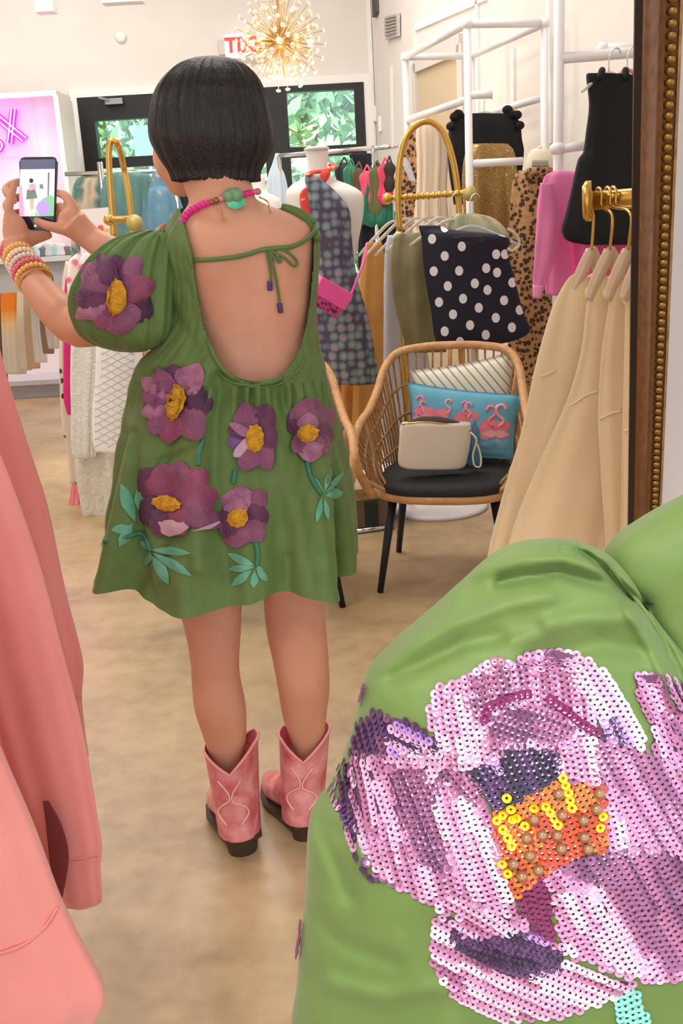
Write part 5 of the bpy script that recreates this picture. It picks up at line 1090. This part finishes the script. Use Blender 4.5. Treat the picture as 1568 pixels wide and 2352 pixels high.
for k, (x0, x1, y0, y1, c, lab) in enumerate(SWM):
    xm = (x0 + x1) / 2; o = garment('swimsuit', lab, 'swimsuit', [(y0, xm - 6, xm + 6), (y0 + 14, x0, x1), (y0 + (y1 - y0) * .5, x0 + 5, x1 - 5), (y1 - 20, x0, x1), (y1, xm - 8, xm + 8)], 6.42 - .02 * k, M('swim_%d' % k, c, .5), ratio=.35, tmax=.04, group='swimwear on the chrome rail', n=36, rings=24)
    for q in (x0 + 6, x1 - 6): obj('strap', tube([at(q, y0 + 14, 6.42 - .02 * k), at(xm, y0 - 14, 6.42 - .02 * k)], .006, 6), M('swim_%d' % k, c, .5), o)
garment('green_bottoms', 'teal green swim bottoms low on the chrome rail', 'swimsuit', [(380, 850, 870), (478, 826, 900), (490, 824, 905), (510, 828, 900), (522, 850, 880)], 6.36, M('teal_swim', (36, 122, 96), .5), ratio=.3)
garment('navy_wrap', 'dark navy wrap hanging below the swimwear', 'wrap', [(352, 800, 850), (400, 812, 880), (500, 826, 905), (540, 824, 905), (590, 822, 880), (640, 826, 850)], 6.46, NAVY)

# low glass display with chrome edge, white plinth, on the floor behind the chairs
g0 = gnd(806, 1228); g1 = gnd(906, 1214)
LD = empty('display_case', g0.lerp(g1, .5), 'low dark glass display box with shiny chrome bottom edge on the floor', 'display')
obj('chrome_edge', tube([g0 + Vector((0, 0, .012)), g1 + Vector((0, 0, .012))], .012, 10), CHROME, LD)
gd = Vector((.03, .2, 0)); h_ = Vector((0, 0, .13))
obj('glass_box', quadprism([g0 + Vector((0, .02, .02)), g1 + Vector((0, .02, .02)), g1 + Vector((0, .02, .02)) + h_, g0 + Vector((0, .02, .02)) + h_], gd), M('smoked_glass', (110, 92, 72), .08, coat=.8), LD, False)
obj('corner_post', box(g0.lerp(g1, .42) + Vector((0, .03, .07)), (.09, .03, .14)), M('teal_black', (30, 44, 44), .3), LD, False)
w0, w1 = gnd(800, 1128), gnd(872, 1112)
tag(obj('white_plinth', quadprism([w0 + Vector((-.7, 0, 0)), w1 + Vector((.15, 0, 0)), w1 + Vector((.15, 0, .07)), w0 + Vector((-.7, 0, .07))], (0, .5, 0)), WHITE, None, False), 'long low white plinth on the floor behind the second chair', 'plinth')

# ------------------------------------------------------------------ chandelier, exit sign, neon
CHC = at(643, 95, 6.6)
CHN = empty('chandelier', CHC, 'gold starburst chandelier with crystal tips and glowing bulbs', 'chandelier')
BRASS = M('champagne_brass', (226, 190, 130), .3, .8); CRYS = M('crystal_tip', (250, 240, 224), .12, coat=.6, alpha=.85); BULB = M('warm_bulb', (255, 206, 120), .3, emit=9)
obj('hub', sphere(CHC, .045, 16, 10), BRASS, CHN); obj('stem', tube([CHC, (CHC.x, CHC.y, CEIL)], .009, 8), BRASS, CHN)
rod0 = cry0 = None
NR = 160
for i in range(NR):
    z = 1 - 2 * (i + .5) / NR; r = math.sqrt(1 - z * z); t = i * 2.39996; d = Vector((r * math.cos(t), r * math.sin(t), z)); L_ = .205 + .07 * ((i * 7) % 3) / 2
    q = d.to_track_quat('Z', 'Y').to_matrix().to_4x4()
    if rod0 is None:
        rod0 = obj('rod', tube([(0, 0, .03), (0, 0, 1)], [.0022, .0022], 6), BRASS, CHN, True, True); ro = rod0
        cry0 = obj('crystal', (lambda vf: vf)(sphere((0, 0, 0), 1, 6, 4, (1, 1, .55))), CRYS, CHN, False, True); cr_ = cry0
    else:
        ro = rod0.copy(); COL.objects.link(ro); cr_ = cry0.copy(); COL.objects.link(cr_)
    ro.matrix_basis = q @ Matrix.Diagonal((1, 1, L_, 1)); cr_.matrix_basis = Matrix.Translation(d * L_) @ q @ Matrix.Scale(.017, 4)
for x, y, dy in ((578, 99, 0), (597, 88, .05), (680, 84, .05), (711, 97, 0), (640, 92, -.1), (655, 105, .1)):
    p = at(x, y, 6.6 + dy)
    obj('socket', tube([CHC.lerp(p, .3), CHC.lerp(p, .8)], .007, 8), BRASS, CHN); obj('bulb', sphere(p, .017, 12, 8), BULB, CHN)
cl = bpy.data.lights.new('chandelier_glow', 'POINT'); cl.energy = 14; cl.color = (1, .82, .55); cl.shadow_soft_size = .12
clo = bpy.data.objects.new('chandelier_glow', cl); COL.objects.link(clo); clo.location = CHC + Vector((0, -.02, -.34))
def textmesh(body, size, ext):
    c = bpy.data.curves.new('t', 'FONT'); c.body = body; c.size = size; c.extrude = ext; c.offset = .006; c.align_x = 'CENTER'; c.align_y = 'CENTER'
    o = bpy.data.objects.new('t', c); COL.objects.link(o); dg = bpy.context.evaluated_depsgraph_get(); me = bpy.data.meshes.new_from_object(o.evaluated_get(dg)); bpy.data.objects.remove(o); return me
EX = at(562, 105, 9.93); ES = empty('exit_sign', EX, 'white exit sign with red mirrored letters partly behind the chandelier', 'sign')
obj('sign_box', box(EX, (.36, .05, .20)), M('sign_white', (246, 240, 238), .4, emit=.25), ES, False); obj('wall_bracket', box(EX + Vector((-.21, .03, .0)), (.06, .06, .12)), M('bracket_grey', (206, 200, 196), .5), ES, False)
me = textmesh('EXIT', .17, .004); me.materials.append(M('sign_red', (236, 60, 52), .4, emit=.7)); tx = bpy.data.objects.new('exit_letters', me); COL.objects.link(tx); tx.parent = ES
tx.matrix_basis = Matrix.Translation((0, -.03, 0)) @ Matrix.Rotation(math.pi / 2, 4, 'X') @ Matrix.Diagonal((-1, 1, 1, 1))
# left partition wall with neon
NY = 9.2
nt_ = at(132, 224, NY); nb_ = at(0, 232, NY)
struct('wall_partition', box(((XL + nt_.x) / 2, NY + .15, nt_.z / 2), (nt_.x - XL, .3, nt_.z)), M('partition_paint', (240, 228, 232), .7))
struct('trim_9', join(box(((XL + nt_.x) / 2, NY + .1, nt_.z + .02), (nt_.x - XL + .06, .5, .04)), box((nt_.x + .02, NY + .1, nt_.z / 2), (.04, .5, nt_.z))), WHITE)
NE = empty('neon_sign', at(20, 290, NY - .06), 'hot pink neon tube letters on the left partition wall', 'neon sign')
NEON = M('neon_pink', (255, 20, 190), .3, emit=1.6); NEOW = M('neon_core', (255, 150, 235), .3, emit=1.8)
def ntube(P, nm='letter_stroke'): 
    pts = [at(x, y, NY - .07) for x, y in P]; o = obj(nm, tube(pts, .0165, 10, smooth=24 if len(P) > 2 else 0), NEON, NE); obj('glass_core', tube([p - Vector((0, .014, 0)) for p in pts], .006, 8, smooth=24 if len(P) > 2 else 0), NEOW, o)
ntube([(-14, 256), (20, 284), (62, 318)]); ntube([(-22, 262), (12, 291), (54, 325)]); ntube([(27, 250), (23, 290), (18, 328)]); ntube([(35, 251), (31, 290), (27, 330)]); ntube([(-20, 325), (-4, 322), (6, 332), (2, 344), (-12, 350)])
obj('clear_backing', box(at(10, 290, NY - .03), (.52, .01, .50)), M('clear_acrylic', (250, 240, 248), .1, alpha=.25), NE, False)
nl = bpy.data.lights.new('neon_glow', 'POINT'); nl.energy = 6; nl.color = (1, .25, .75); nl.shadow_soft_size = .3
no = bpy.data.objects.new('neon_glow', nl); COL.objects.link(no); no.location = at(-10, 300, NY - .35)

# ------------------------------------------------------------------ clothes and fittings at the left, behind the arms
TCAM = Mvor('teal_camo', 9, [(0, (88, 140, 132)), (.3, (120, 150, 138)), (.5, (70, 118, 116)), (.75, (206, 184, 160)), (1, (150, 140, 126))], .7, noisy=.05)
BFLO = Mvor('blue_floral', 14, [(0, (206, 196, 188)), (.14, (196, 172, 160)), (.24, (110, 156, 178)), (.6, (96, 144, 170)), (1, (126, 148, 164))], .7, noisy=.04)
LR = rack('chrome_rack', at(232, 372, 5.9), 'thin chrome rail carrying teal printed shirts near the door')
a, b = at(150, 400, 6.0), at(420, 392, 5.9); obj('rail', tube([a, b], .012, 10), CHROME, LR); p = at(229, 372, 5.9); obj('post', tube([p, (p.x, p.y, 0)], .016, 10), CHROME, LR); p = at(400, 392, 5.9); obj('post', tube([p, (p.x, p.y, 0)], .016, 10), CHROME, LR)
LG = 'printed shirts on the left chrome rail'
garment('printed_shirt', 'grey green camouflage shirt at the left end of the chrome rail', 'shirt', [(402, 196, 232), (412, 176, 250), (440, 166, 256), (520, 164, 258), (600, 166, 256)], 6.0, TCAM, group=LG)
garment('printed_shirt', 'teal patterned shirt hanging behind the left gold arch', 'shirt', [(396, 262, 322), (406, 240, 345), (440, 232, 352), (520, 230, 352), (600, 232, 350)], 5.9, M('teal_cloth', (104, 146, 140), .7, var=(86, 126, 122), scale=9), group=LG)
garment('printed_shirt', 'dusty blue floral shirt hanging below the person\'s chin', 'shirt', [(392, 350, 370), (425, 340, 380), (440, 314, 402), (480, 302, 418), (540, 298, 428), (640, 300, 426)], 5.9, BFLO, group=LG)
garment('navy_dress', 'dark navy garment behind the person\'s neck at the left', 'dress', [(392, 424, 436), (455, 410, 440), (480, 405, 450), (560, 400, 455), (640, 400, 455)], 5.92, NAVY)
PS = empty('poster_card', at(215, 575, 5.3), 'white poster card with an orange flower motif on a stand', 'sign')
pc0 = [at(178, 482, 5.3), at(248, 476, 5.3), at(256, 590, 5.3), at(186, 594, 5.3)]; obj('card', quadprism(pc0, (0, .01, 0)), M('card_white', (246, 240, 240), .6), PS, False)
flat('orange_motif', petal(222, 520, 30, 18, 18), 5.29, M('motif_orange', (242, 116, 72), .6), PS); flat('yellow_motif', petal(234, 527, 10, 22, 10, 1), 5.29, M('motif_yellow', (240, 196, 110), .6), PS)
p = at(216, 590, 5.32); obj('stand', tube([p, (p.x, p.y, 0)], .012), CHROME, PS); obj('stand_base', lathe([(.12, 0), (.12, .01), (.02, .02)], (p.x, p.y, 0), 24), CHROME, PS)
# counter with small goods
ct = at(60, 598, 6.9); ct2 = at(165, 592, 6.9)
CN = empty('display_counter', (ct.x, 6.9, 0), 'grey display counter behind the raised arms', 'counter')
GREYC = M('counter_grey', (172, 168, 170), .5); obj('apron', box(((ct.x + ct2.x) / 2 - .4, 7.2, ct.z - .11), (ct2.x - ct.x + 1.0, .56, .19)), GREYC, CN, False)
for lx in (ct.x - .5, ct2.x + .02):
    for ly in (6.95, 7.45): obj('leg', box((lx, ly, (ct.z - .2) / 2), (.03, .03, ct.z - .2)), GREYC, CN, False)
obj('worktop', box(((ct.x + ct2.x) / 2 - .4, 7.2, ct.z), (ct2.x - ct.x + 1.05, .66, .03)), M('counter_top', (206, 204, 206), .3), CN, False)
rg = random.Random(5)
GOODS = [(72, 582, (120, 130, 140), 'dark grey pouch at left of the counter'), (86, 575, (178, 206, 206), 'pale aqua box on the counter'), (99, 580, (96, 100, 112), 'charcoal jewellery box on the counter'), (112, 570, (196, 190, 190), 'tall pale grey stand on the counter'), (125, 578, (150, 190, 192), 'small aqua dish on the counter'), (138, 572, (206, 202, 206), 'white jewellery stand at right of the counter'), (152, 580, (110, 100, 96), 'brown tray at the right end of the counter')]
for x, y, c, lab in GOODS:
    p = at(x, y, 7.0); h_ = max(.04, p.z - ct.z) + .02; wd = rg.uniform(.03, .045)
    tag(obj('counter_item', lathe([(wd, 0), (wd * 1.05, h_ * .15), (wd * .8, h_ * .6), (wd * .95, h_ * .9), (wd * .5, h_)], (p.x, p.y + .02, ct.z + .016), 14), M('good_%d' % x, c, .4)), lab, 'ornament', 'small goods on the counter')
# rail of long garments at far left
FL_ = rack('clothes_rail', at(-40, 600, 8.0), 'far left clothes rail with orange and cream garments')
a, b = at(-90, 622, 8.2), at(145, 632, 7.6); obj('rail', tube([a, b], .014, 8), CHROME, FL_); [obj('post', tube([q, (q.x, q.y, 0)], .014, 8), CHROME, FL_) for q in (a, b)]
zo0, zo1 = at(20, 780, 8.0).z, at(20, 640, 8.0).z
OMB = Mgradz('orange_ombre', zo0, zo1, [(0, (240, 230, 214)), (.25, (246, 214, 150)), (.5, (246, 146, 30)), (1, (240, 128, 40))])
FG = 'garments on the far left rail'
for k, (x0, x1, y1, mt, lab) in enumerate(((-16, 6, 880, M('brown_knit', (120, 92, 74), .8), 'brown knit garment at far left edge'), (4, 48, 858, OMB, 'orange to cream ombre garment on the far left rail'), (40, 62, 850, M('cream_a', (238, 226, 206), .8), 'cream dress right of the orange ombre garment'), (56, 80, 846, M('tan_a', (214, 186, 156), .8), 'tan dress on the far left rail'), (74, 96, 832, M('white_a', (240, 236, 232), .8), 'white dress on the far left rail'), (92, 112, 812, M('taupe_a', (164, 136, 122), .8), 'taupe top on the far left rail'), (104, 128, 800, M('ivory_fringe', (226, 218, 210), .8), 'ivory fringed top at right end of far left rail'))):
    garment('hanging_garment', lab, 'garment', [(636, (x0 + x1) / 2 - 5, (x0 + x1) / 2 + 5), (650, x0, x1), (740, x0 - 1, x1 + 3), (y1 - 10, x0 + 6, x1 + 12), (y1, x0 + 8, x1 + 12)], 8.1 - .08 * k, mt, ratio=.5, tmax=.09, group=FG, n=36, rings=30)
garment('black_camisole', 'small black top hanging under the white fringe near the raised arm', 'top', [(650, 118, 132), (662, 116, 142), (690, 120, 144), (700, 124, 140)], 7.3, BLACKC, n=32, rings=20)
w0, w1 = at(10, 872, 9.0), at(150, 850, 9.0)
tag(obj('low_shelf', join(box(((w0.x + w1.x) / 2, 9.0, .14), (w1.x - w0.x + .9, .5, .04)), box(((w0.x + w1.x) / 2, 9.05, .06), (w1.x - w0.x + .8, .4, .12))), M('shelf_grey', (188, 186, 192), .5), None, False), 'low grey shelf board under the far left garments', 'shelf')
# near left arch rack garments
QUI = None
def Mquilt():
    m, nt, b = newmat('white_quilt'); b.inputs['Base Color'].default_value = (*lin((242, 240, 238)), 1); b.inputs['Roughness'].default_value = .7
    tc = nt.nodes.new('ShaderNodeTexCoord'); mp = nt.nodes.new('ShaderNodeMapping'); mp.inputs['Rotation'].default_value = (0, math.radians(45), 0); mp.inputs['Scale'].default_value = (22, 22, 22); nt.links.new(tc.outputs['Object'], mp.inputs[0])
    k = nt.nodes.new('ShaderNodeTexChecker'); k.inputs['Scale'].default_value = 1
    v = nt.nodes.new('ShaderNodeTexVoronoi'); v.distance = 'CHEBYCHEV'; v.inputs['Randomness'].default_value = 0; v.inputs['Scale'].default_value = 1
    nt.links.new(mp.outputs[0], v.inputs['Vector']); bump(nt, b, v.outputs[0], -1.0, .06); return m
QUI = Mquilt()
TXW = M('white_boucle', (240, 236, 230), .85, bmp=.9, bscale=70, var=(226, 220, 212), scale=40)
LACE = M('ivory_lace', (232, 224, 212), .8, bmp=1.0, bscale=45, var=(214, 204, 190), scale=50)
AG = 'garments on the left gold arch rack'
DOTS = Mvor('beige_spotted', 16, [(0, (52, 40, 36)), (.2, (60, 46, 40)), (.26, (222, 204, 186)), (1, (228, 212, 194))], .7)
garment('spotted_dress', 'beige dress with dark spots, at left end of the arch rack', 'dress', [(600, 150, 200), (640, 143, 210), (800, 137, 210), (950, 141, 215), (1060, 158, 220), (1110, 163, 224)], 5.1, DOTS, group=AG)
garment('magenta_dress', 'magenta garment edge beside the white textured coat', 'dress', [(640, 150, 200), (700, 146, 205), (820, 146, 205), (920, 148, 205), (952, 156, 200)], 5.0, M('magenta_cloth', (222, 46, 128), .7), group=AG)
garment('floral_blouse', 'pink and white floral blouse shoulder behind the green sleeve', 'blouse', [(582, 175, 235), (600, 158, 250), (640, 154, 256), (700, 160, 256)], 4.95, Mvor('pink_floral', 22, [(0, (236, 110, 130)), (.3, (240, 150, 160)), (.45, (248, 232, 230)), (1, (250, 240, 238))], .7, noisy=.03), group=AG)
garment('boucle_coat', 'white textured coat hanging left of the quilted dress', 'coat', [(700, 180, 230), (760, 166, 232), (850, 162, 226), (950, 164, 220), (1040, 166, 220), (1052, 176, 216)], 4.85, TXW, group=AG, ratio=.4)
QD = garment('quilted_dress', 'white quilted dress hanging beside the green skirt', 'dress', [(720, 232, 310), (780, 224, 322), (860, 220, 330), (960, 214, 330), (1020, 216, 326), (1036, 220, 322)], 4.75, QUI, [(4, .04, .05, 1, .5)], group=AG, ratio=.4)
garment('lace_dress', 'long ivory lace dress reaching the floor behind the green skirt', 'dress', [(900, 180, 290), (1000, 176, 300), (1060, 172, 300), (1120, 180, 300), (1200, 195, 300), (1255, 212, 290), (1264, 222, 280)], 4.95, LACE, group=AG, ratio=.4)
garment('pink_ruffle_skirt', 'coral pink ruffled hem peeking out below the spotted dress', 'skirt', [(1080, 166, 186), (1120, 164, 190), (1170, 158, 194), (1200, 160, 198), (1216, 184, 200)], 5.15, M('coral_pink', (246, 130, 140), .7, var=(250, 160, 160), scale=30), [(9, .1, .2, 1, 1)], group=AG)

bvz = bvh_of(QD); QS = M('quilt_stitch', (206, 204, 206), .8)
for k in range(-8, 26):
    for sg in (1, -1):
        out = []
        for q in range(8):
            x = 218 + q * 15; y = 760 + k * 17 + sg * (q * 15 - 52) * .55
            if 735 < y < 1028 and x < 322:
                h, n = project(bvz, x, y, None)
                if h is not None: out.append(h + n * .001)
        if len(out) > 2: obj('quilt_seam', tube(out, .0022, 5), QS, QD)
